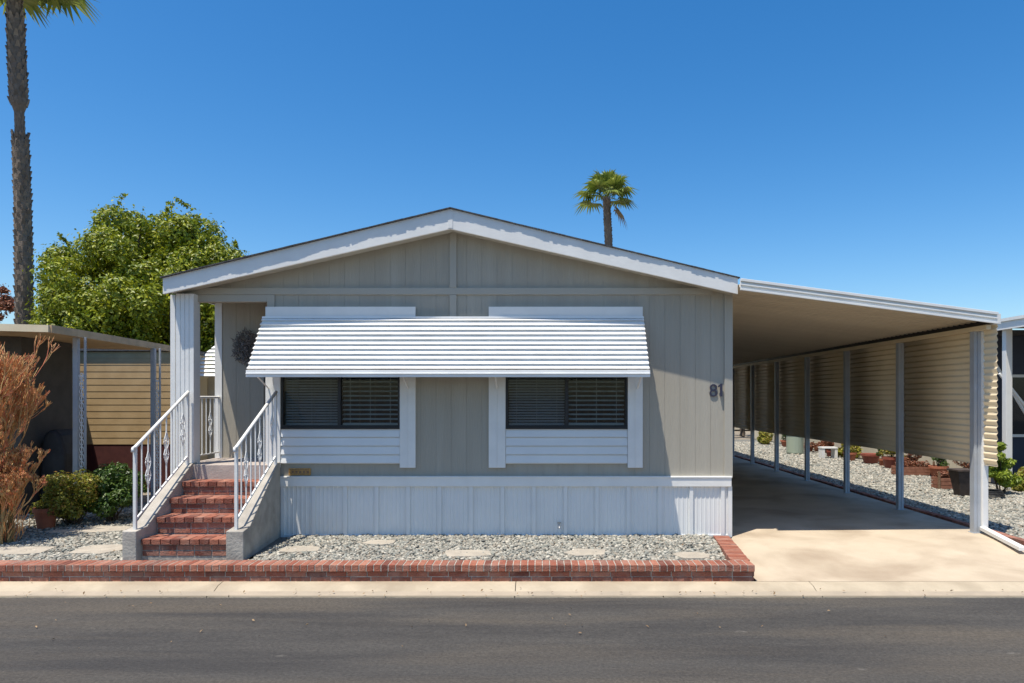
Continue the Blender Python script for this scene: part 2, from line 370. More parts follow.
# right return, its top falling gently to the gravel by the wall
c2 = MB(); l2 = MB(); m2 = MB()
bricks(c2, (2.245, YF+.215), (2.495, 9.03), .066, .010, .20, .068, .048)
for zz in (-.010, -.066): bricks(l2, (2.232, YF+.02), (2.485, 9.03), .20, .010, .09, .050, zz)
m2.prism([(2.225, YF+.2), (2.477, 9.03), (2.31, 9.05), (2.06, YF+.2)], 'z', -.06, .112)
for src, dst in ((c2, cap), (l2, low), (m2, mort)):
    dst.add([(x, y, z-.085*max(0, (y-7.32)/1.72)) for x, y, z in src.v], src.f)
cap.build('brick_cap', M['brick'], pl, bevel=.004); low.build('brick_course', M['brick'], pl, bevel=.004); mort.build('mortar_core', M['mortar'], pl)
# brick edging of the driveway, right
eg = thing('brick_edging', 'single row of red bricks edging the right side of the driveway', 'brick edging', (6.0, 7.2, 0))
mb = MB(); bricks(mb, (6.07, 7.15), (6.07, 25), .2, .012, .1, .075, .01, .006); mb.build('brick_row', M['brick'], eg, bevel=.005)

# ------------------------------------------------------------------ THE HOUSE
WY = 9.10                       # front wall plane
XL, XM, XR = -4.75, -3.62, 2.558  # left side, left end of front room, right side
RX = -1.155; FY = 8.80; XFL, XFR = -4.86, 2.55
BACK = 25.5
def ftop(x): return 4.30 - .2405*abs(x-RX)
def fbot(x): return 4.03 - .227*abs(x-RX)
H = thing('mobile_home', 'taupe single storey mobile home with a low white-trimmed gable and white skirting', 'house', (RX, WY, 0))
WIN = [(-3.44, -1.865, 1.464, 2.45), (-.453, 1.16, 1.464, 2.45)]
def grooved_wall(mb, x0, x1, y, zlo, zhi, holes=(), step=.2032, gw=.006, gd=.0035, seams=6):
    """vertical grooved boards on plane y, facing -y"""
    xs = [x0, x1]; xx = x0 + step; k = 1
    cuts = []
    while xx < x1 - .03:
        w = gw*(1.5 if k % seams == 0 else 1); cuts.append((xx-w/2, xx+w/2)); xx += step; k += 1
    edges = {x0: 0, x1: 0, RX: 0}
    for a, b_ in cuts: edges[a] = 1; edges[b_] = 1
    for h in holes: edges[h[0]] = 0; edges[h[1]] = 0
    es = sorted(e for e in edges if x0 <= e <= x1)
    def ing(x): return any(a < x < b_ for a, b_ in cuts)
    for a, b_ in zip(es[:-1], es[1:]):
        if b_ - a < 1e-6: continue
        mid = (a+b_)/2; yy = y + (gd if ing(mid) else 0)
        segs = [(zlo, None)]
        for h in holes:
            if h[0] <= mid <= h[1]: segs = [(zlo, h[2]), (h[3], None)]
        for s0, s1 in segs:
            za = s1 if s1 is not None else zhi(a); zb = s1 if s1 is not None else zhi(b_)
            if max(za, zb) <= s0: continue
            mb.add([(a,yy,s0),(b_,yy,s0),(b_,yy,max(zb,s0)),(a,yy,max(za,s0))], [(0,1,2,3)])
    for a, b_ in cuts:
        for e in (a, b_):
            mb.add([(e,y,zlo),(e,y+gd,zlo),(e,y+gd,zhi(e)),(e,y,zhi(e))], [(0,1,2,3)])
wt = lambda x: fbot(x) + .05
mb = MB()
grooved_wall(mb, XM, XR, WY, .80, wt, WIN)
grooved_wall(mb, XL+.02, XM, WY, 3.24, wt)
mb.build('front_wall', M['siding'], H, fix=False)
# side, back and porch walls as thick slabs
mb = MB()
mb.box(XR-.1, XR, WY+.01, BACK, 0, 3.36)
mb.box(XL, XL+.1, 10.0, BACK, 0, 3.36)
mb.box(XL+.1, XR-.1, BACK-.1, BACK, 0, 3.36)
mb.box(XM, XM+.08, WY+.01, 10.0, .8, 3.4)
mb.box(XL, XM, WY+.02, WY+.1, 3.24, 3.40)
mb.build('side_wall', M['siding'], H)
mb = MB(); grooved_wall(mb, XL+.1, XM, 10.0, .97, lambda x: 3.3); mb.build('porch_back_wall', M['siding'], H, fix=False)
mb = MB(); mb.box(XL+.02, XM+.02, WY+.1, 10.05, 3.26, 3.29); mb.build('porch_ceiling', M['white'], H)
# interior: floor/ceiling/back behind the windows
mb = MB()
for w in WIN:
    mb.box(w[0]-.2, w[1]+.2, WY+1.1, WY+1.15, 1.0, 2.9); mb.box(w[0]-.25, w[0]-.2, WY+.02, WY+1.1, 1.0, 2.9)
    mb.box(w[1]+.2, w[1]+.25, WY+.02, WY+1.1, 1.0, 2.9); mb.box(w[0]-.2, w[1]+.2, WY+.02, WY+1.1, 2.85, 2.9); mb.box(w[0]-.2, w[1]+.2, WY+.02, WY+1.1, 1.0, 1.05)
mb.build('room_interior', M['dark_room'], H)
# taupe trims
mb = MB()
mb.box(XL+.03, 2.30, WY-.022, WY-.001, 3.225, 3.315)
mb.build('gable_band', M['taupe_trim'], H, bevel=.003)
mb = MB()
mb.box(RX-.045, RX+.045, WY-.024, WY-.001, 3.317, fbot(RX)+.04); mb.box(RX-.045, RX+.045, WY-.024, WY-.001, 2.90, 3.223)
mb.build('centre_batten', M['taupe_trim'], H, bevel=.003)
mb = MB()
mb.box(XR-.105, XR+.004, WY-.022, WY-.001, .80, 3.28)
mb.build('corner_trim', M['taupe_trim'], H, bevel=.003)
mb = MB(); mb.box(XM-.01, XM+.09, WY-.02, WY-.001, .80, 3.223); mb.build('corner_trim', M['taupe_trim'], H, bevel=.003)
mb = MB(); mb.box(XL-.005, XL+.1, 9.985, 9.998, .97, 3.26); mb.build('corner_trim', M['white'], H, bevel=.003)
mb = MB(); mb.box(XL+.03, XM-.01, WY-.02, WY+.1, 3.13, 3.222); mb.build('porch_beam', M['taupe_trim'], H, bevel=.003)
# roof
roof = MB()
for sx, xe in ((-1, XFL), (1, XFR)):
    pts = [(RX, ftop(RX)-.03), (xe, ftop(xe)-.03), (xe, ftop(xe)-.01), (RX, ftop(RX)-.01)]
    roof.prism(pts, 'y', FY+.02, BACK+.3)
R_ = roof.build('roof', M['shingle_field'], H)
# shingle edge with ragged ends, overhanging the rake board
mb = MB(); x = XFL - .02
while x < XFR + .02:
    w = .04 + random.uniform(-.015,.02); x2 = min(x+w, XFR+.025)
    if x < RX < x2: x2 = RX
    t = (x-XFL)/(XFR-XFL)
    oh = (.043 - .009*t/.5 if t < .5 else .034 - .016*(t-.5)/.5) + .003*math.sin(x*3.1) + .003*math.sin(x*9.7+1) + random.uniform(-.003,.002) - (.003 if random.random() < .1 else 0)
    za, zb = ftop(x), ftop(x2-.003); th = .014
    mb.add([(x,FY-oh,za-.012),(x2-.002,FY-oh,zb-.012),(x2-.002,FY+.45,zb-.012),(x,FY+.45,za-.012),
            (x,FY-oh,za-.012+th),(x2-.002,FY-oh,zb-.012+th),(x2-.002,FY+.45,zb-.012+th),(x,FY+.45,za-.012+th)],
           [(0,3,2,1),(4,5,6,7),(0,1,5,4),(1,2,6,5),(2,3,7,6),(3,0,4,7)])
    x = x2
mb.build('shingle_edge', M['shingle'], R_)
# fascia: upper broad board and a lower trim set proud
mb = MB()
for xe in (XFL, XFR):
    xs = sorted((xe, RX))
    mb.prism([(xs[0], fbot(xs[0])), (xs[1], fbot(xs[1])), (xs[1], ftop(xs[1])-.013), (xs[0], ftop(xs[0])-.013)], 'y', FY, FY+.035)
fa = mb.build('fascia', M['white'], H, bevel=.002)
mb = MB(); mb.box(RX-.03, RX+.03, FY-.006, FY-.001, fbot(RX)+.01, ftop(RX)-.02); mb.build('ridge_joint_cover', M['white'], fa)
# side eave boards & soffit
mb = MB()
for xe, s_ in ((XFL, 1), (XFR, -1)):
    mb.box(xe, xe+s_*.03, FY+.036, BACK+.3, ftop(xe)-.17, ftop(xe)-.032)
mb.build('eave_board', M['white'], H)
mb = MB()
for xe in (XFL, XFR):
    i = .03 if xe < 0 else -.03
    xs = sorted((xe+i, RX)); f_ = lambda x: fbot(x)+.028
    mb.prism([(xs[0], f_(xs[0])), (xs[1], f_(xs[1])), (xs[1], f_(xs[1])+.012), (xs[0], f_(xs[0])+.012)], 'y', FY+.036, WY+.005)
mb.build('soffit', M['taupe_trim'], H)

# skirting
def ribbed(mb, x0, x1, y, z0, z1, per=.406, small=.058):
    prof = []; x = x0; k = 0
    while x < x1 - .02:
        deep = .026 if k % 7 == 0 else .005
        w = small + (.012 if k % 7 == 0 else 0)
        for dx, dy in (((0, 0), (.004, -deep), (.050, -deep), (.055, 0)) if k % 7 == 0 else ((0, 0), (.018, 0), (.026, -deep), (.036, -deep), (.044, 0))):
            if x+dx < x1: prof.append((x+dx, y+dy))
        x += w; k += 1
    prof.append((x1, y))
    vs = [(p[0], p[1], z0) for p in prof] + [(p[0], p[1], z1) for p in prof]; n = len(prof)
    mb.add(vs, [(i, i+1, i+1+n, i+n) for i in range(n-1)])
mb = MB(); ribbed(mb, -3.45, 2.50, WY-.005, 0, .69)
sk = mb.build('skirting', M['skirt'], H, fix=False)
mb = MB(); mb.box(-3.45, 2.54, WY-.045, WY-.001, .675, .805); mb.box(-3.45, 2.548, WY-.055, WY-.001, .790, .812)
mb.build('skirting_cap', M['white'], sk, bevel=.004)
mb = MB(); mb.box(2.50, 2.552, WY-.03, BACK, 0, .675); mb.box(XL+.0, XL+.05, WY+.0, 10, 0, .85); mb.build('side_skirting', M['skirt'], sk)
mb = MB(); mb.box(-3.45, 2.5, WY-.022, WY-.006, 0, .03); mb.build('base_channel', M['skirt'], sk)

# windows with surround boards
def make_window(w, k):
    x0, x1, z0, z1 = w; y = WY
    fr = MB(); t = .024
    fr.box(x0, x1, y-.03, y+.04, z0, z0+t); fr.box(x0, x1, y-.03, y+.04, z1-t, z1)
    fr.box(x0, x0+t, y-.03, y+.04, z0+t, z1-t); fr.box(x1-t, x1, y-.03, y+.04, z0+t, z1-t)
    xm = (x0+x1)/2 - .02 + .02*k
    fr.box(xm-.02, xm+.025, y-.022, y+.035, z0+t, z1-t)
    wd = fr.build('window', M['black'], H, bevel=.003)
    m1 = MB(); m1.box(x0+t, xm-.02, y-.012, y-.008, z0+t, z1-t); m1.build('pane', M['glass'], wd)
    m1 = MB(); m1.box(xm+.025, x1-t, y+.006, y+.010, z0+t, z1-t); m1.build('pane', M['glass'], wd)
    for a, b_, m_, tilt in ((x0+t+.01, xm-.025, 'blind_dull', .9), (xm+.03, x1-t-.01, 'blind', .38)):
        sl = MB(); z = z0+t+.02; i = 0; sp_ = .062 if m_ == 'blind' else .036; hw_ = .025 if m_ == 'blind' else .0135
        while z < z1-t:
            s_ = random.uniform(-.001,.001); c, s2 = math.cos(tilt)*hw_, math.sin(tilt)*hw_
            yb = y+.055
            sl.add([(a,yb-c,z-s2+s_),(b_,yb-c,z-s2),(b_,yb+c,z+s2),(a,yb+c,z+s2+s_)], [(0,1,2,3)])
            sl.add([(a,yb-c,z-s2-.0012),(b_,yb-c,z-s2-.0012),(b_,yb+c,z+s2-.0012),(a,yb+c,z+s2-.0012)], [(0,1,2,3)])
            z += sp_; i += 1
        for q in (.14, .5, .86):
            xc = a+(b_-a)*q; sl.box(xc-.002, xc+.002, y+.036, y+.038, z0+t, z1-t)
        sl.box(a, b_, y+.042, y+.07, z0+t, z0+t+.014)
        sl.build('blind', M[m_], wd, fix=False)
    # handle
    m1 = MB(); m1.box(xm-.012, xm+.014, y-.034, y-.023, 1.72, 1.83); m1.build('latch', M['black'], wd)
for k, w in enumerate(WIN): make_window(w, k)
for k, (a0, a1, b0, b1) in enumerate([(-3.64, -3.445, -1.86, -1.652), (-.68, -.458, 1.165, 1.362)]):
    mb = MB()
    zb = .925
    mb.box(a0, a1, WY-.045, WY-.026 if k == 0 else WY-.001, .925 if k else .93, 2.92); mb.box(b0, b1, WY-.045, WY-.001, .925, 2.92)
    mb.box(a0, b1, WY-.048, WY-.001, 2.922, 3.06)
    # board channels
    for (c0, c1) in ((a0, a1), (b0, b1)):
        mb.box((c0+c1)/2-.004, (c0+c1)/2+.004, WY-.049, WY-.046, .94, 2.9)
    su = mb.build('window_surround', M['white'], H, bevel=.003)
    lp = MB(); z = .975; n = 4; hh = (1.437-.975)/n
    prof = []
    for i in range(n): prof += [(WY-.012, z+i*hh), (WY-.012, z+i*hh+.012), (WY-.042, z+i*hh+.012), (WY-.022, z+(i+1)*hh)]
    prof = [(WY-.001, z)] + prof + [(WY-.001, 1.437)]
    lp.prism(prof, 'x', a1+.003, b0-.003); lp.build('apron_panel', M['skirt'], su)
    sl = MB(); sl.box(a1+.003, b0-.003, WY-.05, WY-.001, 1.439, 1.462); sl.build('sill', M['black'], su, bevel=.003)

# slatted metal awning
def awning(x0, x1, ytop, ztop, ybot, zbot, n, parent, name='awning'):
    prof = []
    dy, dz = (ybot-ytop)/n, (zbot-ztop)/n
    nrm = Vector((dz, -dy)).normalized(); nrm = nrm if nrm.x < 0 else -nrm
    for i in range(n):
        jz = (0, .0012, -.001, .0016, 0, -.0014, .001)[i % 7]
        for t, q in ((0, 0), (.80, .036), (.84, .036), (.80, .024), (.72, -.004)):
            prof.append((ytop+dy*(i+t) + nrm.x*q, ztop+dz*(i+t) + nrm.y*q + jz))
    return prof
mb = MB(); prof = awning(0,0, WY-.02, 2.915, 8.585, 2.19, 11, None)
mb.sheet(prof, 'x', -3.68, 1.375)
aw = mb.build('awning', M['awning'], H, solid=.002, fix=False)
mb = MB(); mb.box(-3.685, 1.38, 8.553, 8.575, 2.112, 2.20); mb.box(-3.685, 1.38, 8.540, 8.553, 2.150, 2.162); mb.build('awning_valance', M['awning'], aw, bevel=.003)
for xx in (-3.60, -1.75, -.57, 1.29):
    mb = MB(); mb.tube([(xx, WY-.05, 1.98), (xx, 8.585, 2.17)], .010, 6); mb.tube([(xx, WY-.06, 2.84), (xx, 8.64, 2.16)], .012, 4); mb.build('awning_arm', M['awning'], aw)
mb = MB(); mb.box(-3.68, 1.375, WY-.06, WY-.022-.027, 2.905, 2.93); mb.build('awning_header', M['awning'], aw)
# numerals, plaque, spigot
def text_mesh(s, size, m, name, loc, parent, ext=.008, bold=0.006):
    cu = bpy.data.curves.new(name, 'FONT'); cu.body = s; cu.size = size; cu.extrude = ext; cu.offset = bold; cu.align_x = 'CENTER'
    o = bpy.data.objects.new('tmp', cu); C.objects.link(o); bpy.context.view_layer.update()
    me = bpy.data.meshes.new_from_object(o.evaluated_get(bpy.context.evaluated_depsgraph_get())); bpy.data.objects.remove(o)
    me.name = name; me.materials.clear(); me.materials.append(m)
    ob = bpy.data.objects.new(name, me); C.objects.link(ob); ob.rotation_euler = (PI/2, 0, 0)
    ob.parent = parent; ob.location = Vector(loc) - world_loc(parent)
    return ob
text_mesh('8', .24, M['number'], 'house_number', (PX(713.4,9.09), WY-.010, PZ(396.5,9.09)), H, .007, -.001)
nx0, nz0 = PX(720.5,9.09), PZ(396.5,9.09)
mb = MB(); mb.prism([(nx0-.012,nz0),(nx0+.018,nz0),(nx0+.018,nz0+.172),(nx0-.004,nz0+.172),(nx0-.04,nz0+.140),(nx0-.034,nz0+.122),(nx0-.012,nz0+.134)], 'y', WY-.045, WY-.024)
mb.build('house_number', M['number'], H)
mb = MB(); mb.box(-3.34, -3.05, WY-.025, WY-.002, .825, .915); pq = mb.build('wooden_plaque', M['plaque'], H, bevel=.004)
mb = MB(); mb.box(-3.325, -3.065, WY-.029, WY-.026, .892, .900); mb.box(-3.325, -3.065, WY-.029, WY-.026, .840, .846)
for q in range(5): mb.box(-3.30+q*.05, -3.27+q*.05, WY-.029, WY-.026, .855, .882)
mb.build('plaque_carving', M['wood'], pq)
mb = MB(); mb.tube([(.255, WY, .16), (.255, WY-.07, .16), (.255, WY-.09, .13)], .011, 8); mb.tube([(.255, WY-.05, .16), (.255, WY-.05, .195)], .006, 6)
mb.tube([(.23, WY-.05, .197), (.28, WY-.05, .197)], .009, 6); mb.build('garden_tap', M['steel'], H)

# porch post: a fluted box column and a slim pipe beside it
pd = WY-.08
def fluted(mb, x0, x1, y0, y1, z0, z1, n=4):
    pts = []; w = (x1-x0)/n
    for i in range(n): pts += [(x0+w*i+.006, y0), (x0+w*(i+1)-.006, y0), (x0+w*(i+1)-.004, y0+.008), (x0+w*(i+1)+.004, y0+.008)] if i < n-1 else [(x0+w*i+.006, y0), (x1, y0)]
    pts += [(x1, y1), (x0, y1), (x0, y0)]
    mb.prism(pts, 'z', z0, z1)
mb = MB(); fluted(mb, PX(178,pd), PX(195.5,pd), pd-.05, pd+.12, .92, 3.22)
ps = mb.build('porch_post', M['white'], H)
mb = MB(); mb.box(PX(171,pd), PX(176,pd), pd-.02, pd+.05, .05, 3.21); mb.build('downspout', M['white'], H, bevel=.006)

# ------------------------------------------------------------------ porch steps
ST = thing('entry_steps', 'red brick entry steps between concrete side walls with white iron railings', 'steps', (-3.97, 8.3, 0))
SX0, SX1 = -4.54, -3.535
nose = [(7.76,.244),(8.07,.44),(8.36,.62),(8.65,.79)]
for i, (d, z) in enumerate(nose):
    zb = .05 if i == 0 else nose[i-1][1]
    tr = MB(); y = d
    bricks(tr, (SX0+.005, d), (SX1-.005, d), .095, .010, .20, .062, z-.062, .002)
    bricks(tr, (SX0+.005, d+.21), (SX1-.005, d+.21), .20, .010, .095, .060, z-.062, .002)
    s_ = tr.build('step', M['brick'], ST, bevel=.003)
    ri = MB(); hh = (z-.066-zb); nrow = 2 if hh > .09 else 1
    for r in range(nrow):
        bricks(ri, (SX0+.005+(0 if r else -.0), d+.02), (SX1-.005, d+.02), .2 if r else .19, .010, .08, hh/nrow-.009, zb+.003+r*hh/nrow, .002)
    ri.build('riser', M['brick'], s_, bevel=.003)
    mo = MB(); mo.box(SX0, SX1, d+.026, d+.31, zb-.05, z-.008); mo.build('mortar_bed', M['mortar'], s_)
mb = MB(); mb.box(SX0-.20, SX1+.0, 8.94, 10.0, .05, .975); mb.build('landing', M['landing'], ST, bevel=.006)
def cheek(x0, x1):
    mb = MB(); mb.prism([(7.68,.0),(9.05,.0),(9.05,1.0),(8.93,1.0),(7.90,.37),(7.68,.35)], 'x', x0, x1)
    return mb.build('side_wall', M['concrete'], ST, bevel=.008)
cheek(-4.70, SX0-.002)
rc = cheek(SX1+.002, -3.335)
for v in rc.data.vertices:
    if v.co.x > -3.4: v.co.x -= .105*(v.co.y-7.68)/(9.05-7.68)
def casting(mb, c, u, v, s=1.0):
    """diamond-and-scroll casting in the plane of u (along) and v (up)"""
    c = Vector(c); u = Vector(u).normalized(); v = Vector(v).normalized()
    for sg in (-1, 1):
        mb.tube([c+v*.17*s, c+u*.045*s*sg+v*.06*s, c+u*.02*s*sg, c+u*.045*s*sg-v*.06*s, c-v*.17*s], .006, 5)
        for s2 in (-1, 1):
            cc = c + v*.085*s*s2 + u*.0*sg
            pts = [cc + u*sg*(.012+.028*math.sin(t))*s + v*(.030*math.cos(t)*s2)*s for t in np.linspace(0, PI*1.4, 7)]
            mb.tube(pts, .005, 5)
def railing(x, y0, y1, zb0, zb1, zt0, zt1, label=None):
    hr = MB(); hr.tube([(x, y0-.05, zt0-.05), (x, y0-.035, zt0-.01), (x, y0, zt0), (x, y1, zt1)], .021, 8)
    R = hr.build('railing', M['white'], ST, smooth=True)
    m1 = MB(); m1.tube([(x, y0, zb0), (x, y1, zb1)], .014, 4); m1.build('bottom_rail', M['white'], R)
    f = lambda y: (y-y0)/(y1-y0)
    zl = lambda y: zb0+(zb1-zb0)*f(y); zh = lambda y: zt0+(zt1-zt0)*f(y)
    for y in (y0, y1-.02):
        m1 = MB(); m1.box(x-.016, x+.016, y-.016, y+.016, zl(y)-.13, zh(y)); m1.build('newel_post', M['white'], R)
    n = 9
    for i in range(1, n):
        y = y0+(y1-y0)*i/n
        m1 = MB(); m1.box(x-.0065, x+.0065, y-.0065, y+.0065, zl(y), zh(y))
        if i in (2, 5, 8): casting(m1, (x, y, (zl(y)+zh(y))/2), (0,1,.0), (0,0,1), 1.25)
        m1.build('picket', M['white'], R)
railing(-4.60, 7.76, 8.93, .46, 1.10, 1.29, 1.93)
railing(-3.45, 7.76, 8.93, .46, 1.10, 1.29, 1.93)
# porch side rail, running back from the post
R = MB(); xx = XL+.06
R.tube([(xx, WY+.02, 1.86), (xx, 9.98, 1.86)], .018, 6); R = R.build('porch_railing', M['white'], H)
m1 = MB(); m1.tube([(xx, WY+.02, 1.06), (xx, 9.98, 1.06)], .012, 4); m1.build('bottom_rail', M['white'], R)
for i in range(1, 8):
    y = WY+.02+.96*i/8; m1 = MB(); m1.box(xx-.0065, xx+.0065, y-.0065, y+.0065, 1.06, 1.86)
    if i in (2, 5): casting(m1, (xx, y, 1.46), (0,1,0), (0,0,1), 1.2)
    m1.build('picket', M['white'], R)
# wreath on porch wall
wr = MB(); cx, cz, yy = PX(247,9.98), PZ(348,9.98), 9.955
for i in range(700):
    t = random.uniform(0, 2*PI); r = .19*random.random()**.6
    p = Vector((cx+r*math.cos(t), yy+random.uniform(-.04,.03), cz+r*1.35*math.sin(t)))
    q = p + Vector((random.gauss(0,.03), random.uniform(-.02,.01), random.gauss(0,.03))); wr.tube([p, q], .008, 3, .002, cap=False)
tag(wr.build('wreath', M['wreath']), 'round dried wreath hanging on the shaded porch wall', 'wreath')

# ------------------------------------------------------------------ CARPORT
CP = thing('carport', 'attached cream metal carport with posts and a hanging slatted side screen over the driveway', 'carport', (4.2, 9.1, 0))
CX = 5.80; D1 = 9.10; SP = 1.91
XA, ZA, XB, ZB = 2.56, 3.27, 5.82, 2.858
mb = MB(); per = .13; y = 8.72; prof = []
while y < 25:
    prof += [(y, 0), (y+.045, 0), (y+.065, .042), (y+.110, .042)]; y += per
V = []; n = len(prof)
for xx, zz in ((XA, ZA), (XB, ZB)): V += [(xx, p[0], zz+p[1]) for p in prof]
mb.add(V, [(i, i+1, i+1+n, i+n) for i in range(n-1)])
cr = mb.build('roof', M['roof_pan'], CP, solid=.002, fix=False)
# front gutter fascia, sloping with the roof, with three raised lines
mb = MB()
def sl_box(x0, z0, x1, z1, y0, y1, h0, h1):
    mb.add([(x0,y0,z0+h0),(x1,y0,z1+h0),(x1,y1,z1+h0),(x0,y1,z0+h0),(x0,y0,z0+h1),(x1,y0,z1+h1),(x1,y1,z1+h1),(x0,y1,z0+h1)],
           [(0,3,2,1),(4,5,6,7),(0,1,5,4),(1,2,6,5),(2,3,7,6),(3,0,4,7)])
fl, fr_ = 3.225, 2.795
sl_box(2.552, fl, 5.82, fr_, 8.69, 8.715, 0, .140)
sl_box(2.552, fl, 5.82, fr_, 8.665, 8.689, .112, .146)
sl_box(2.552, fl, 5.82, fr_, 8.672, 8.689, .060, .078)
sl_box(2.552, fl, 5.82, fr_, 8.667, 8.689, -.004, .022)
mb.build('fascia', M['white'], CP, bevel=.003)
mb = MB(); mb.box(5.826, 5.905, 8.75, 25, 2.80, 2.812); mb.box(5.893, 5.905, 8.75, 25, 2.813, 2.93); mb.box(5.826, 5.892, 8.75, 8.77, 2.813, 2.93); mb.build('gutter', M['white'], CP)
mb = MB(); mb.box(5.822, 5.8255, 8.76, 25, 2.80, 2.905); mb.build('gap_shade_strip', M['black'], CP)  # added black strip: paints the shade in the gaps under the roof pans
mb = MB(); mb.box(CX-.05, CX+.015, 8.80, 25, 2.735, 2.795); mb.build('beam', M['beige_metal'], CP, bevel=.003)
for i in range(8):
    d = D1 + SP*i; w = .045 if i == 0 else .042
    z0 = drive_z(CX, d)-.01
    mb = MB(); pts = [(CX-w, d-w), (CX-.008, d-w), (CX-.006, d-w+.01), (CX+.006, d-w+.01), (CX+.008, d-w), (CX+w, d-w), (CX+w, d+w), (CX-w, d+w)]
    mb.prism(pts, 'z', z0, 2.734)
    po = mb.build('post', M['grey_metal'], CP)
    m1 = MB(); m1.box(CX-.06, CX+.06, d-.06, d+.06, z0, z0+.012+.004); m1.build('base_plate', M['grey_metal'], po)
# downspout beside the first post + its ground spout
mb = MB(); mb.box(CX+.046, CX+.125, D1-.08, D1-.02, .09, 2.80); mb.build('downspout', M['white'], CP, bevel=.008)
mb = MB()
p0, p1 = Vector((5.86, D1-.06, .10)), Vector((5.69, 8.05, .045)); dirv = (p1-p0).normalized(); sd = dirv.cross(Vector((0,0,1))).normalized()*.04; up = Vector((0,0,.05))
mb.add([p0-sd, p0+sd, p0+sd+up, p0-sd+up, p1-sd, p1+sd, p1+sd+up, p1-sd+up], [(0,1,2,3),(7,6,5,4),(0,4,5,1),(1,5,6,2),(2,6,7,3),(3,7,4,0)])
mb.build('splash_spout', M['white'], CP, bevel=.006)
# hanging corrugated side screen, bay by bay
PXX = CX+.065; ZB0, ZT0 = .965, 2.795; per = .085
segs = [(8.76, D1)] + [(D1+SP*i, D1+SP*(i+1)) for i in range(8)]
for (a, b_) in [(8.76, D1+SP)] + [(D1+SP*i+.004, D1+SP*(i+1)) for i in range(1, 8)]:
    prof = []; n = int((ZT0-ZB0)/per*8)
    for i in range(n+1):
        z = ZB0 + (ZT0-ZB0)*i/n; ph = (z-ZB0)/per*2*PI
        prof.append((PXX + .008*math.sin(ph) + .003*math.sin(2*ph), z))
    mb = MB(); mb.sheet(prof, 'y', a, b_); mb.build('side_screen', M['beige_metal'], CP, solid=.0015, fix=False, smooth=True)

# ------------------------------------------------------------------ vegetation helpers
def leaves(P, Nn, size, name, m, parent=None, aspect=.5, fold=.25, up=.0):
    n = len(P); sz = size*rng.uniform(.6,1.3,n)
    N_ = Nn + rng.normal(0,.55,(n,3)); N_[:,2] += up; N_ /= np.linalg.norm(N_,axis=1)[:,None]+1e-9
    T = np.cross(N_, rng.normal(0,1,(n,3))); T /= np.linalg.norm(T,axis=1)[:,None]+1e-9
    B = np.cross(N_, T)
    a = P - T*sz[:,None]; c = P + T*sz[:,None]
    b = P + B*(sz*aspect)[:,None] + N_*(sz*fold)[:,None]; d = P - B*(sz*aspect)[:,None] + N_*(sz*fold)[:,None]
    V = np.stack([a,b,c,d],1).reshape(-1,3); i4 = np.arange(n)*4
    Fc = np.concatenate([np.stack([i4,i4+1,i4+2],1), np.stack([i4,i4+2,i4+3],1)])
    return npmesh(name, V, Fc, m, parent)
def clumps(centers, radii, per, squash=.8, shell=.55):
    P = []; Q = []
    for c, r in zip(centers, radii):
        n = int(per*(r/np.mean(radii))**2)
        d = rng.normal(0,1,(n,3)); d /= np.linalg.norm(d,axis=1)[:,None]
        rr = r*(shell+(1-shell)*rng.random(n)**.7)*(1+.18*np.sin(d[:,0]*5+c[0]*3)*np.cos(d[:,2]*6+c[1]))
        P.append(np.array(c)+d*rr[:,None]*np.array([1,1,squash])); Q.append(d)
    return np.concatenate(P), np.concatenate(Q)
def limb(mb, a, b, r0, r1, wob=.1, n=5):
    a, b = Vector(a), Vector(b); pts = []
    for i in range(n+1):
        t = i/n; p = a.lerp(b, t)
        if 0 < i < n: p += Vector((random.gauss(0,wob), random.gauss(0,wob), random.gauss(0,wob*.5)))
        pts.append(p)
    mb.tube(pts, r0, 8, r1)

struct(litter(), 'stuff')
# big broadleaf tree
def big_tree(cx, cy, ex, ey, zc, ez, label, mname='leaf', ncl=70, per=620, leaf=.085, seed_top=(), name='broadleaf_tree', tr=.28, group=None):
    T = thing(name, label, 'tree', (cx, cy, 0), group)
    cs = []; rs = []
    while len(cs) < ncl:
        d = rng.normal(0,1,3); d /= np.linalg.norm(d); q = rng.uniform(.45,1.0)
        c = np.array([cx+d[0]*ex*q, cy+d[1]*ey*q, zc+d[2]*ez*q])
        if c[2] < zc-ez*.8: continue
        cs.append(c); rs.append(rng.uniform(.55,1.05)*min(ex,ez)*.27)
    for s_ in seed_top: cs.append(np.array(s_[:3])); rs.append(s_[3])
    P, Q = clumps(cs, rs, per)
    # stray sprigs on the outline
    k = rng.integers(0, len(P), len(P)//10); P2 = P[k]+Q[k]*rng.uniform(.05,.32,(len(k),1)); P = np.concatenate([P,P2]); Q = np.concatenate([Q,Q[k]])
    leaves(P, Q, leaf, 'crown', M[mname], T, .5, .2, .25)
    mb = MB(); limb(mb, (cx,cy,-.05), (cx+.1,cy,zc-ez*.55), tr, tr*.7, .05)
    for c in cs[::3]: limb(mb, (cx+.1,cy,zc-ez*.6), tuple(c), tr*.32, .025, .15)
    mb.build('trunk', M['bark'], T, smooth=True, fix=False)
    return T
TD = 19.0
T = thing('broadleaf_tree', 'dense bright green broadleaf tree behind the neighbouring carport, left of the gable', 'tree', (PX(135,TD), TD, 0))
outline = [(30,300),(34,268),(50,250),(72,236),(92,222),(104,208),(135,206),(160,211),(180,206),(200,210),(214,224),(228,240),(240,252),(250,275),(256,310),(262,360)]
def top_y(px):
    for (a, b_), (c, d_) in zip(outline[:-1], outline[1:]):
        if a <= px <= c: return b_ + (d_-b_)*(px-a)/(c-a)
    return 360
cs = []; rs = []
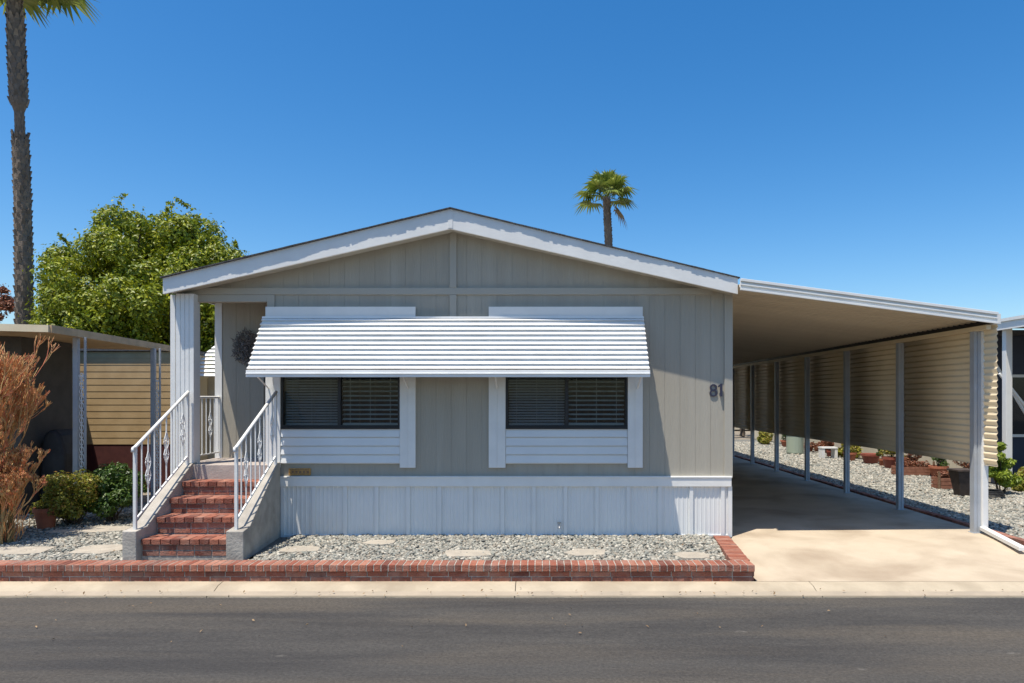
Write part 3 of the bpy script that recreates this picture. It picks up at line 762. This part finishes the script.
for px, py, dd, rr in ((222,262,-.6,.55),(232,278,.2,.5),(205,235,0,.5),(212,290,-.8,.6),(195,320,-1.0,.6),(206,340,-.6,.6),(180,345,-.8,.6),(160,330,-1,.6),(226,300,.5,.6),(236,262,1.2,.4)):
    cs.append(np.array([PX(px,TD+dd), TD+dd, PZ(py,TD+dd)])); rs.append(rr)
while len(cs) < 330:
    px = rng.uniform(34, 258); ty = top_y(px); py = rng.uniform(ty, 385); dd = rng.uniform(-2.6, 2.3)
    q = 1 - (dd/3.0)**2*.55
    rr = rng.uniform(.22,.58); pr = rr*F/TD
    ty2 = 385-(385-ty)*q
    if py - pr*.82 < ty2 or px - pr < 30 + 3*abs(dd): continue
    cs.append(np.array([PX(px,TD+dd), TD+dd, PZ(py,TD+dd)])); rs.append(rr)
P, Q = clumps(cs, rs, 560, .95, .6)
k = rng.integers(0, len(P), len(P)//9); P2 = P[k]+Q[k]*rng.uniform(.04,.26,(len(k),1)); P = np.concatenate([P,P2]); Q = np.concatenate([Q,Q[k]])
for k in range(60):                      # upright sprigs breaking the outline
    c = cs[rng.integers(len(cs))]; rr = .5; n = 60; h = rng.uniform(.2,.5)
    t = rng.random(n); sx, sy = rng.normal(0,.25,2)
    P2 = np.stack([c[0]+sx*t+rng.normal(0,.05,n), c[1]+sy*t+rng.normal(0,.05,n), c[2]+rr*.7+h*t], 1)
    P = np.concatenate([P,P2]); Q = np.concatenate([Q, rng.normal(0,1,(n,3))])
leaves(P, Q, .056, 'crown', M['leaf'], T, .5, .2, .25)
mb = MB(); tx = PX(150,TD); limb(mb, (tx,TD,-.05), (tx+.1,TD,2.6), .28, .2, .05)
for c in cs[::6]: limb(mb, (tx+.1,TD,2.5), tuple(c), .09, .02, .12)
mb.build('trunk', M['bark'], T, smooth=True, fix=False)
RD = 34
big_tree(PX(-12,RD), RD, 1.2, 1.2, PZ(300,RD), 1.2, 'small reddish leaved tree far behind, at the left edge beside the tall palm trunk', 'leaf_red', 16, 260, .09, (), 'reddish_tree', .12)
for i, (px, d, w, zc, lab) in enumerate([(742, 34, 2.2, 1.6, 'round green garden tree seen through the far end of the carport'),
                                   (1060, 30, 2.5, 1.8, 'green tree behind the right-hand neighbour home')]):
    big_tree(PX(px,d), d, w, w, zc, 1.5, lab, 'leaf_dark', 24, 320, .09, (), 'garden_tree', .14)

# fan palms
def palm(px, d, ztop, r_tr, label, R=1.3, nf=34, px_base=None, seed=3, pinch=None, dry=8, elo=-.35):
    rd = random.Random(seed); x0 = PX(px_base if px_base is not None else px, d); x1 = PX(px, d)
    T = thing('fan_palm', label, 'palm tree', (x0, d, 0))
    def ax(z): t = z/ztop; return x0 + (x1-x0)*t + .12*math.sin(t*4)
    def rad(z):
        r = r_tr*(1.12-.2*z/ztop)
        if pinch:
            if abs(z-pinch) < .45: r *= .62
            elif pinch < z < pinch+3.2: r *= 1.12
            if z > pinch+3.2: r *= .95
        return r
    mb = MB(); pts = []; vs = []; n = 12; m = int(ztop/.3)
    for i in range(m+1):
        z = ztop*i/m; r = rad(z)
        for k in range(n):
            t = 2*PI*k/n; rr = r*(1+.06*rd.uniform(-1,1)); vs.append((ax(z)+rr*math.cos(t), d+rr*math.sin(t), z))
    fs = [(i*n+k, i*n+(k+1)%n, (i+1)*n+(k+1)%n, (i+1)*n+k) for i in range(m) for k in range(n)]
    mb.add(vs, fs)
    z = ztop*.12; k = 0
    while z < ztop:                       # old leaf bases
        for q in range(7):
            t = k*.42 + 2*PI*q/7 + rd.uniform(-.2,.2); r = rad(z); w = r*.32; L_ = r*rd.uniform(.15,.5) if not (pinch and abs(z-pinch) < .4) else .02
            c, s_ = math.cos(t), math.sin(t); a = Vector((ax(z), d, z))
            u = Vector((-s_, c, 0))
            p = [a+Vector((c,s_,0))*r*.9-u*w+Vector((0,0,-.09)), a+Vector((c,s_,0))*r*.9+u*w+Vector((0,0,-.09)), a+Vector((c,s_,0))*(r+L_*.55)+u*w*.4+Vector((0,0,.13)), a+Vector((c,s_,0))*(r+L_*.55)-u*w*.4+Vector((0,0,.13)), a+Vector((c,s_,0))*r*.85+Vector((0,0,.14))]
            mb.add(p, [(0,1,2,3),(3,2,4),(0,3,4),(1,4,2)])
        z += .17; k += 1
    mb.build('trunk', M['palm_trunk'], T, fix=False)
    for part, cnt, elo, ehi, mt in (('crown', nf, elo, 1.35, 'palm_leaf'), ('dry_fronds', dry, -1.2, -.6, 'palm_dry')):
        mb = MB()
        for f in range(cnt):
            az = f*2.39996 + rd.uniform(-.2,.2); el = elo+(ehi-elo)*((f+.5)/cnt)**.9
            dirv = Vector((math.cos(az)*math.cos(el), math.sin(az)*math.cos(el), math.sin(el)))
            base = Vector((ax(ztop), d, ztop+.05)); pl_ = R*rd.uniform(.42,.62)
            hub = base + dirv*pl_ + Vector((0,0,-.08*pl_))
            mb.tube([base, base.lerp(hub,.5)+Vector((0,0,.04)), hub], .022*R/1.3, 4, .012)
            side = dirv.cross(Vector((0,0,1))).normalized(); nrm = side.cross(dirv).normalized()
            ns = 22; FL = R*rd.uniform(.55,.72)
            for s_ in range(ns):
                t = (s_/(ns-1)-.5)*PI*1.25
                dd = (dirv*math.cos(t) + side*math.sin(t)); L2 = FL*(1-.18*abs(t)/2)*rd.uniform(.9,1.05)
                mid = hub + dd*L2*.55 + nrm*.03; droop = rd.uniform(.12,.42)*L2
                tipp = hub + dd*L2*.95 - Vector((0,0,droop)); wv = dd.cross(nrm).normalized()*FL*.055
                mb.add([hub-wv*.25, hub+wv*.25, mid+wv, mid-wv, tipp], [(0,1,2,3),(3,2,4)])
        mb.build(part, M[mt], T, fix=False)
    return T
palm(17, 21.0, PZ(-16,21), .215, 'tall fan palm at the far left, its crown cut by the top of the photo', R=1.88, nf=38, px_base=22, seed=5, pinch=PZ(118,21), dry=0, elo=-.05)
palm(608, 42.0, PZ(198,42), .235, 'distant fan palm with a short visible trunk rising behind the roof', R=1.95, nf=20, px_base=612, seed=14, dry=1, elo=-.2)

# shrubs
def shrub(name, cx, cy, r, h, label, mname, n=22, per=260, leaf=.03, z0=.03):
    T = thing(name, label, 'shrub', (cx, cy, z0))
    cs = []; rs = []
    for i in range(n):
        t = rng.uniform(0, 2*PI); q = rng.random()**.5*.75
        cs.append(np.array([cx+r*q*math.cos(t), cy+r*q*math.sin(t), z0+h*(.22+.62*rng.random()*(1-.45*q))])); rs.append(r*rng.uniform(.24,.40))
    P, Q = clumps(cs, rs, per, .85); P = P[P[:,2] > z0]; Q = Q[:len(P)]
    leaves(P, Q, leaf, 'foliage', M[mname], T, .45, .2, .3)
    mb = MB()
    for c in cs[::2]: limb(mb, (cx+random.gauss(0,.04),cy+random.gauss(0,.04),z0-.02), tuple(c), .014, .005, .02, 4)
    mb.build('stems', M['bark'], T, fix=False)
    return T
shrub('shrub', PX(70,9.8), 9.85, .46, .92, 'low yellow-green shrub next to the terracotta pot in the left gravel', 'leaf_gold', 26, 330, .026)
shrub('shrub', PX(111,10.1), 10.15, .46, 1.0, 'rounded dark green shrub behind the left railing of the steps', 'leaf_dark', 26, 330, .03)
# pencil-stem shrub
SHRUB_SEED = random.seed(21)
T = thing('pencil_shrub', 'tall orange pencil-stemmed shrub at the left edge of the gravel', 'shrub', (-6.75, 8.7, .02))
mbs = MB(); mbb = MB()
def pencil(a, dv, r, L_, lev):
    b = a + dv*L_
    (mbb if lev < 2 else mbs).tube([a, a.lerp(b,.5)+Vector((random.gauss(0,.01),random.gauss(0,.01),0)), b], r, 4, r*.7, cap=False)
    if lev >= 6 or (lev >= 4 and random.random() < .2): return
    for k in range(random.choice((2,2,3)) if lev < 4 else random.choice((3,4))):
        nd = (dv + Vector((random.gauss(0,.27), random.gauss(0,.27), .30+random.gauss(0,.15)))).normalized()
        pencil(b, nd, max(.0048, r*.76), L_*random.uniform(.62,.84), lev+1)
for (bx, by, nst, hL) in ((-7.20, 8.75, 20, .68), (-6.98, 8.6, 9, .34), (-6.74, 8.6, 11, .31), (-6.95, 8.45, 9, .22), (-7.4, 8.8, 12, .70)):
    for s_ in range(nst):
        t = random.uniform(0, 2*PI); lean = random.uniform(.03,.30)
        pencil(Vector((bx+random.gauss(0,.05), by+random.gauss(0,.05), .02)), Vector((math.cos(t)*lean, math.sin(t)*lean, 1)).normalized(), .016, hL*random.uniform(.8,1.1), 0)
for k in range(900):
    q = random.choice(((-7.2,8.7),(-6.98,8.6),(-6.74,8.6),(-7.5,8.8),(-6.95,8.45))); t = random.uniform(0,2*PI); rr = random.uniform(.02,.26)
    a = Vector((q[0]+rr*math.cos(t), q[1]+rr*math.sin(t), random.uniform(.04,.85 if q[0] < -7 else .5)))
    mbs.tube([a, a+Vector((math.cos(t)*.05+random.gauss(0,.03), math.sin(t)*.05+random.gauss(0,.03), random.uniform(.08,.2)))], .0055, 3, .004, cap=False)
mbb.build('woody_stems', M['pencil_base'], T, fix=False); mbs.build('twigs', M['pencil'], T, fix=False)

def pot(cx, cy, r, h, label, m='terracotta', plant=None, z0=.03, ph=.3, cat='plant pot', group=None):
    T = thing('potted_plant' if plant else 'plant_pot', label, cat, (cx, cy, z0), group)
    mb = MB(); mb.lathe([(r*.68,z0),(r*.92,z0+h*.78),(r*.93,z0+h*.80),(r*1.05,z0+h*.80),(r*1.05,z0+h),(r*.9,z0+h),(r*.86,z0+h*.86)], cx, cy, 20)
    mb.build('pot', M[m], T, smooth=False)
    mb = MB(); mb.lathe([(r*.1,z0+h*.85),(r*.86,z0+h*.87)], cx, cy, 16); mb.build('soil', M['earth'], T)
    if plant:
        cs = [np.array([cx+rng.normal(0,r*.5), cy+rng.normal(0,r*.5), z0+h+ph*rng.uniform(.1,.9)]) for _ in range(9)]
        P, Q = clumps(cs, [r*.5]*9, 90); leaves(P, Q, .035, 'foliage', M[plant], T, .35, .2, .4)
        mb = MB()
        for c in cs: limb(mb, (cx,cy,z0+h*.86), tuple(c), .008, .004, .01, 3)
        mb.build('stems', M['bark'], T, fix=False)
    return T
pot(PX(46,9.6), 9.6, .15, .28, 'terracotta pot beside the orange shrub in the left gravel')

# ------------------------------------------------------------------ LEFT NEIGHBOUR
LN = thing('neighbour_carport', 'beige-edged carport roof on ornamental white posts, left of the house', 'carport', (-6.94, 10.3, 0))
mb = MB(); zf = PZ(322,9.6)
mb.add([(-6.9,9.6,zf-.13),(-14,9.6,zf+.05),(-14,12.95,zf),(-7.0,12.95,zf-.17),(-6.9,9.6,zf-.06),(-14,9.6,zf+.12),(-14,12.95,zf+.06),(-7.0,12.95,zf-.10)],
       [(0,1,2,3),(7,6,5,4),(0,4,5,1),(1,5,6,2),(2,6,7,3),(3,7,4,0)])
mb.build('roof', M['beige_trim'], LN)
mb = MB()
def slab(mb, a, b, h, t):
    a = Vector(a); b = Vector(b); d = (b-a); nn = Vector((d.y,-d.x,0)).normalized()*t
    q = [a, b, b+nn, a+nn]; mb.add([tuple(v) for v in q]+[(v.x,v.y,v.z+h) for v in q], [(0,3,2,1),(4,5,6,7),(0,1,5,4),(1,2,6,5),(2,3,7,6),(3,0,4,7)])
slab(mb, (-14,9.597,zf+.035), (-6.89,9.597,zf-.145), .10, .03); mb.build('front_fascia', M['cream_edge'], LN)
mb = MB(); slab(mb, (-6.895,9.60,zf-.15), (-6.995,12.95,zf-.19), .11, .03); mb.build('side_fascia', M['beige_trim'], LN)
def orn_post(x, y, zt, w):
    mb = MB(); mb.box(x-w/2, x-w/2+.075, y-.03, y+.03, 0, zt); mb.box(x+w/2-.028, x+w/2, y-.014, y+.014, 0, zt)
    P_ = mb.build('post', M['grey_metal'], LN, bevel=.004)
    sc = MB(); z = .25
    xc = (x-w/2+.075+x+w/2-.028)/2; hw = (w-.103)/2
    cb = MB(); cb.box(xc-hw, xc+hw, y-.01, y+.01, zt-.60, zt-.57); cb.build('crossbar', M['white'], P_)
    sc.box(xc-.006, xc+.006, y-.006, y+.006, .1, zt-.601)
    while z < zt-.75:
        pts = [(xc+hw*.8*math.sin(t*1.0), y, z+.09*t/PI*1.2) for t in np.linspace(0, 2*PI, 11)]; sc.tube(pts, .008, 5)
        pts = [(xc-hw*.8*math.sin(t*1.0), y, z+.09*t/PI*1.2) for t in np.linspace(0, 2*PI, 11)]; sc.tube(pts, .008, 5); z += .22
    sc.build('scrollwork', M['white'], P_)
orn_post(PX(80,10.3), 10.3, zf-.155, .185); orn_post(PX(156,12.3), 12.3, zf-.175, .17)
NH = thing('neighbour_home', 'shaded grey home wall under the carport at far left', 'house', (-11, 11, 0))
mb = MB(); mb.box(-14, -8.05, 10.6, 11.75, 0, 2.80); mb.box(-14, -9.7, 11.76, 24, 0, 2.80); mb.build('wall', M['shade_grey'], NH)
mb = MB(); mb.box(-14.2, -9.6, 12.98, 24.2, 2.81, 2.86); mb.build('roof', M['shingle'], NH)
SH = thing('storage_shed', 'yellow lap-sided shed with a maroon base behind the left carport posts', 'shed', (-7.6, 14, 0))
mb = MB(); prof = []; z = .9; n = 14; hh = (2.80-.9)/n
for i in range(n): prof += [(14-.009, z+i*hh), (14-.004, z+(i+1)*hh-.004), (14-.004,z+(i+1)*hh)]
prof = [(14.1,.9)] + prof + [(14.1,2.80)]
mb.prism(prof, 'x', -9.6, -7.55); mb.build('siding', M['yellow_siding'], SH)
mb = MB(); mb.box(-9.6,-7.55,14.11,15.5,0,2.8); mb.build('body', M['cream_wall'], SH)
mb = MB(); mb.box(-9.6,-7.55,14.0,14.10,0,.895); mb.build('base', M['maroon'], SH)
mb = MB(); mb.box(-9.6,-7.5,13.93,15.54,2.81,2.88); mb.build('roof', M['shingle'], SH)
RH = thing('rear_home', 'pale home with a white slatted awning glimpsed through the porch opening', 'house', (-6.4, 15.6, 0))
mb = MB(); mb.box(-7.1, -4.9, 15.6, 22, 0, 3.35); mb.box(-8.3, -7.101, 15.62, 20, 0, 2.35); mb.build('wall', M['cream_wall'], RH)
mb = MB(); mb.box(-7.15, -4.85, 15.55, 22.1, 3.351, 3.42); mb.build('roof', M['shingle'], RH)
mb = MB(); n = 11
for k in range(n):
    t0, t1 = k/n, (k+.62)/n; ya, yb2 = 15.58-.6*t0, 15.58-.6*t1-.02; za, zb2 = 3.30-1.0*t0, 3.30-1.0*t1
    xa, xb2 = -7.12-.85*t0, -7.12-.85*t1
    mb.add([(xa,ya,za),(-4.95,ya,za),(-4.95,yb2,zb2),(xb2,yb2,zb2),(xa,ya+.01,za-.01),(-4.95,ya+.01,za-.01),(-4.95,yb2+.01,zb2-.01),(xb2,yb2+.01,zb2-.01)],
           [(0,1,2,3),(7,6,5,4),(0,4,5,1),(1,5,6,2),(2,6,7,3),(3,7,4,0)])
mb.build('awning', M['awning'], RH)
# covered grill
GR = thing('covered_grill', 'black covered barbecue grill in the shade of the left carport', 'grill', (-7.45, 11.1, 0))
mb = MB(); gx, gy = -7.80, 11.2
mb.prism([(gx-.21,.05),(gx+.21,.05),(gx+.20,.95),(gx+.16,1.12),(gx+.12,1.25),(gx+.04,1.34),(gx-.07,1.34),(gx-.15,1.25),(gx-.20,1.02)], 'y', gy-.28, gy+.28)
mb.build('cover', M['black_cloth'], GR, bevel=.05)
for sx in (-.16,.16):
    mb = MB(); mb.lathe([(.05,0.0),(.05,.05)], gx+sx, gy, 10); mb.build('wheel', M['rubber'], GR)

# ------------------------------------------------------------------ RIGHT NEIGHBOUR
RN = thing('neighbour_home', 'dark navy fronted home with cream side wall beyond the right gravel strip', 'house', (13, 14.6, 0))
mb = MB(); mb.box(9.9, 17, 14.9, 15.0, 0, 3.2); mb.build('front_wall', M['navy'], RN)
mb = MB(); mb.box(9.9, 10, 15.01, 32, 0, 3.2); mb.box(10, 17, 31.9, 32, 0, 3.2); mb.build('side_wall', M['cream_wall'], RN)
mb = MB(); mb.box(9.8, 17.2, 14.85, 32.2, 3.21, 3.33); mb.build('roof', M['shingle'], RN)
mb = MB(); fx0, fx1 = 10.15, 11.3
mb.box(fx0, fx1, 14.86, 14.895, 1.0, 1.06); mb.box(fx0, fx1, 14.86, 14.895, 2.3, 2.36); mb.box(fx0, fx0+.06, 14.86, 14.895, 1.06, 2.3); mb.box(fx1-.06, fx1, 14.86, 14.895, 1.06, 2.3)
wn = mb.build('window', M['white'], RN); mb = MB(); mb.box(fx0+.06, fx1-.06, 14.88, 14.89, 1.06, 2.3); mb.build('pane', M['glass'], wn)
RC = thing('neighbour_carport', 'white-edged carport roof and slim white post at the right edge', 'carport', (9.45, 13.8, 0))
mb = MB(); z0, z1 = 3.30, 3.36
mb.box(9.32, 16, 9.5, 14.84, 3.36, 3.40); mb.build('roof', M['roof_pan'], RC)
mb = MB(); mb.box(9.28, 9.315, 9.5, 14.84, 3.22, 3.43); mb.box(9.25, 9.279, 9.5, 14.84, 3.38, 3.44); mb.box(9.28, 16, 9.46, 9.499, 3.22, 3.43); mb.build('fascia', M['white'], RC)
for (x_, y_) in ((9.45, 13.8), (9.45, 9.8)):
    mb = MB(); mb.box(x_-.075, x_+.055, y_-.06, y_+.06, 0, 3.355); mb.build('post', M['white'], RC, bevel=.005)
for (a, b_) in (((9.42,14.3,2.75),(10.3,14.3,1.3)), ((9.35,13.9,2.35),(9.9,13.9,1.65))):
    mb = MB(); mb.tube([a, b_], .03, 4); mb.build('brace', M['white'], RC)

# row of pots and planters along the neighbour's wall, seen below the screen
rowd = [(14.3, .24, .30, 'red_pot', 'leaf_red', 'wide red planter with reddish plants nearest the first carport post'),
        (15.6, .20, .26, 'terracotta', 'leaf_dark', 'terracotta pot with a dark green plant, second along the right-hand wall'),
        (16.5, .17, .24, 'terracotta', 'leaf_red', 'small terracotta pot with a reddish plant in the row below the side screen'),
        (17.5, .22, .30, 'red_pot', 'leaf_gold', 'red pot with yellow-green leaves between the second and third carport posts'),
        (18.8, .25, .28, 'red_pot', None, 'empty wide red pot in the row beyond the gravel'),
        (19.6, .18, .25, 'terracotta', 'leaf_gold', 'terracotta pot with golden leaves beside the empty red pot'),
        (23.8, .18, .25, 'terracotta', 'leaf_gold', 'terracotta pot with golden leaves at the far end of the gravel strip'),
        (25.2, .22, .25, 'terracotta', 'leaf_dark', 'farthest pot with a dark green plant by the cream wall')]
rowd += [(14.9, .11, .16, 'terracotta', None, 'tiny empty terracotta pot right of the red planter box'),
        (17.0, .12, .18, 'terracotta', 'leaf_gold', 'tiny terracotta pot with a golden sprig between two larger pots'),
        (18.1, .13, .2, 'terracotta', 'leaf_dark', 'small terracotta pot with a dark plant left of the red pot'),
        (20.9, .14, .2, 'red_pot', 'leaf_red', 'small red pot with reddish leaves behind the white plant stand'),
        (22.9, .16, .22, 'terracotta', None, 'empty terracotta pot right of the pale green canister')]
for i, (d, r, h, m_, plm, lab) in enumerate(rowd):
    pot(9.0+.12*math.sin(i*2.1), d, r, h, lab, m_, plm, .04, .38, 'plant pot', 'pots along the wall beyond the carport')
# wooden planter box
def crate(cx, cy, w, dd, h, label):
    T = thing('planter_box', label, 'planter', (cx, cy, .04)); n = 3
    for k in range(n):
        z = .06+h*k/n; mb = MB(); mb.box(cx-w/2, cx+w/2, cy-dd/2, cy-dd/2+.02, z, z+h/n-.01); mb.box(cx-w/2, cx+w/2, cy+dd/2-.02, cy+dd/2, z, z+h/n-.01)
        mb.box(cx-w/2, cx-w/2+.02, cy-dd/2+.021, cy+dd/2-.021, z, z+h/n-.01); mb.box(cx+w/2-.02, cx+w/2, cy-dd/2+.021, cy+dd/2-.021, z, z+h/n-.01); mb.build('board', M['wood_red'], T)
    for sx in (-1,1):
        mb = MB(); mb.box(cx+sx*(w/2+.012)-.012, cx+sx*(w/2+.012)+.012, cy-dd/2-.02, cy-dd/2+.03, .04, .04+h+.14); mb.build('leg', M['wood'], T)
    P, Q = clumps([np.array([cx+q, cy, .1+h]) for q in np.linspace(-w/2+.1, w/2-.1, 5)], [.1]*5, 160); leaves(P, Q, .03, 'foliage', M['leaf_red'], T, .4)
crate(PX(947,13.6), 13.6, .46, .3, .22, 'red wooden planter box on legs standing left of the first carport post')
crate(PX(912,16.0), 16.0, .8, .35, .20, 'long low red planter box against the neighbour wall between posts')
# stool
T = thing('pedestal_planter', 'dark tapered pedestal planter just left of the white corner post', 'planter', (PX(962,12.6), 12.6, .04))
sx, sy = PX(962,12.6), 12.6
mb = MB(); q = []
for h, w in ((.04,.09),(.50,.16)): q += [(sx-w,sy-w,h),(sx+w,sy-w,h),(sx+w,sy+w,h),(sx-w,sy+w,h)]
mb.add(q, [(0,3,2,1),(4,5,6,7),(0,1,5,4),(1,2,6,5),(2,3,7,6),(3,0,4,7)]); mb.build('body', M['wood_dark'], T, bevel=.006)
mb = MB(); mb.box(sx-.18, sx+.18, sy-.18, sy+.18, .502, .54); mb.build('rim', M['wood_dark'], T, bevel=.006)
# hose coil on gravel
T = MB(); cx, cy = PX(990,12.4), 12.4
T.tube([(cx+.24*math.cos(t)*(1-.01*t), cy+.24*math.sin(t)*(1-.01*t), .07+.004*t) for t in np.linspace(0, 9*PI, 90)], .011, 6)
tag(T.build('garden_hose', M['rubber'], smooth=True), 'coiled dark garden hose lying on the gravel right of the corner post', 'hose')
# green canister and white low stand
T = thing('canister', 'pale green lidded canister standing on the gravel beneath the side screen', 'canister', (PX(795,22), 22, .04))
cx, cy = PX(795,22), 22
mb = MB(); mb.lathe([(.24,.04),(.26,.1),(.27,.62),(.25,.66)], cx, cy, 20); mb.build('body', M['green_can'], T, smooth=False)
mb = MB(); mb.lathe([(.285,.66),(.285,.70),(.20,.74)], cx, cy, 20); mb.build('lid', M['green_can'], T)
T = thing('plant_stand', 'low white plant stand behind the gravel near the fourth carport post', 'plant stand', (PX(826,20.5), 20.5, .04))
cx, cy = PX(828,20.5), 20.5
mb = MB(); mb.box(cx-.24, cx+.24, cy-.15, cy+.15, .34, .38); mb.build('top', M['white'], T)
for a in (-1,1):
    mb = MB(); mb.box(cx+a*.19-.04, cx+a*.19+.04, cy-.14, cy+.14, .04, .339); mb.build('leg', M['white'], T)
# lime plant and small one by right post
shrub('shrub', PX(1001,12.9), 12.9, .30, 1.15, 'lime green leafy plant between the screen and the white post at right', 'leaf_lime', 20, 150, .05)
shrub('shrub', PX(1028,13.2), 13.2, .34, .55, 'low golden-green plant at the right edge beside the neighbour post', 'leaf_gold', 16, 150, .04)
# low plants among the pots, each its own
for i, (d, x, h, mn, lab) in enumerate([(20.8, 9.3, .55, 'leaf_gold', 'golden shrub behind the white plant stand'), (22.6, 9.3, .5, 'leaf_red', 'reddish shrub between the canister and the cream wall'),
                                    (26.5, 8.6, .7, 'leaf_gold', 'yellowish shrub near the end of the gravel strip'), (28.2, 7.6, .8, 'leaf_dark', 'dark green shrub closing off the far end of the gravel')]):
    shrub('shrub', x, d, .45, h, lab, mn, 14, 140, .045)
# distant home closing the view down the driveway
DH = thing('distant_home', 'cream home closing the view beyond the far end of the driveway', 'house', (6, 40, 0))
mb = MB(); mb.box(0, 14, 40, 44, 0, 2.9); mb.build('wall', M['cream_wall'], DH)
mb = MB(); mb.prism([(-.4,2.91),(14.4,2.91),(7,4.0)], 'y', 39.6, 44.4); mb.build('roof', M['shingle'], DH)
mb = MB(); mb.box(6.5, 8.0, 39.95, 39.99, 1.0, 2.2); mb.build('window', M['black'], DH)

# ------------------------------------------------------------------ camera, light, world
cam = bpy.data.cameras.new('camera'); co = bpy.data.objects.new('camera', cam); C.objects.link(co)
co.location = (0, 0, EYE); co.rotation_euler = (PI/2, 0, 0); cam.sensor_width = 36; cam.lens = F*36/1024
cam.shift_x = -(VX-512)/1024; cam.shift_y = (VY-341.5)/1024; cam.clip_end = 3000; S.camera = co
sd = Vector((.96, 1.0, -4.2)).normalized()
sun = bpy.data.lights.new('sun', 'SUN'); sun.energy = 5.0; sun.angle = math.radians(.5); sun.color = (1, .93, .82)
so = bpy.data.objects.new('sun', sun); C.objects.link(so); so.rotation_euler = sd.to_track_quat('-Z', 'Y').to_euler()
W = bpy.data.worlds.new('World'); S.world = W; W.use_nodes = True
N = W.node_tree.nodes; L = W.node_tree.links; bg = N['Background']
sky = N.new('ShaderNodeTexSky'); sky.sky_type = 'NISHITA'; sky.sun_disc = False
sky.sun_elevation = math.asin(-sd.z); sky.sun_rotation = math.atan2(-sd.x, -sd.y); sky.air_density = 1.0; sky.dust_density = .8; sky.ozone_density = 3.0
gm = N.new('ShaderNodeHueSaturation'); gm.inputs['Saturation'].default_value = 1.38; gm.inputs['Hue'].default_value = .500
L.new(sky.outputs[0], gm.inputs['Color']); L.new(gm.outputs[0], bg.inputs['Color'])
bg.inputs['Strength'].default_value = .136
S.view_settings.view_transform = 'Standard'; S.view_settings.look = 'None'; S.view_settings.exposure = .31; S.view_settings.gamma = 1
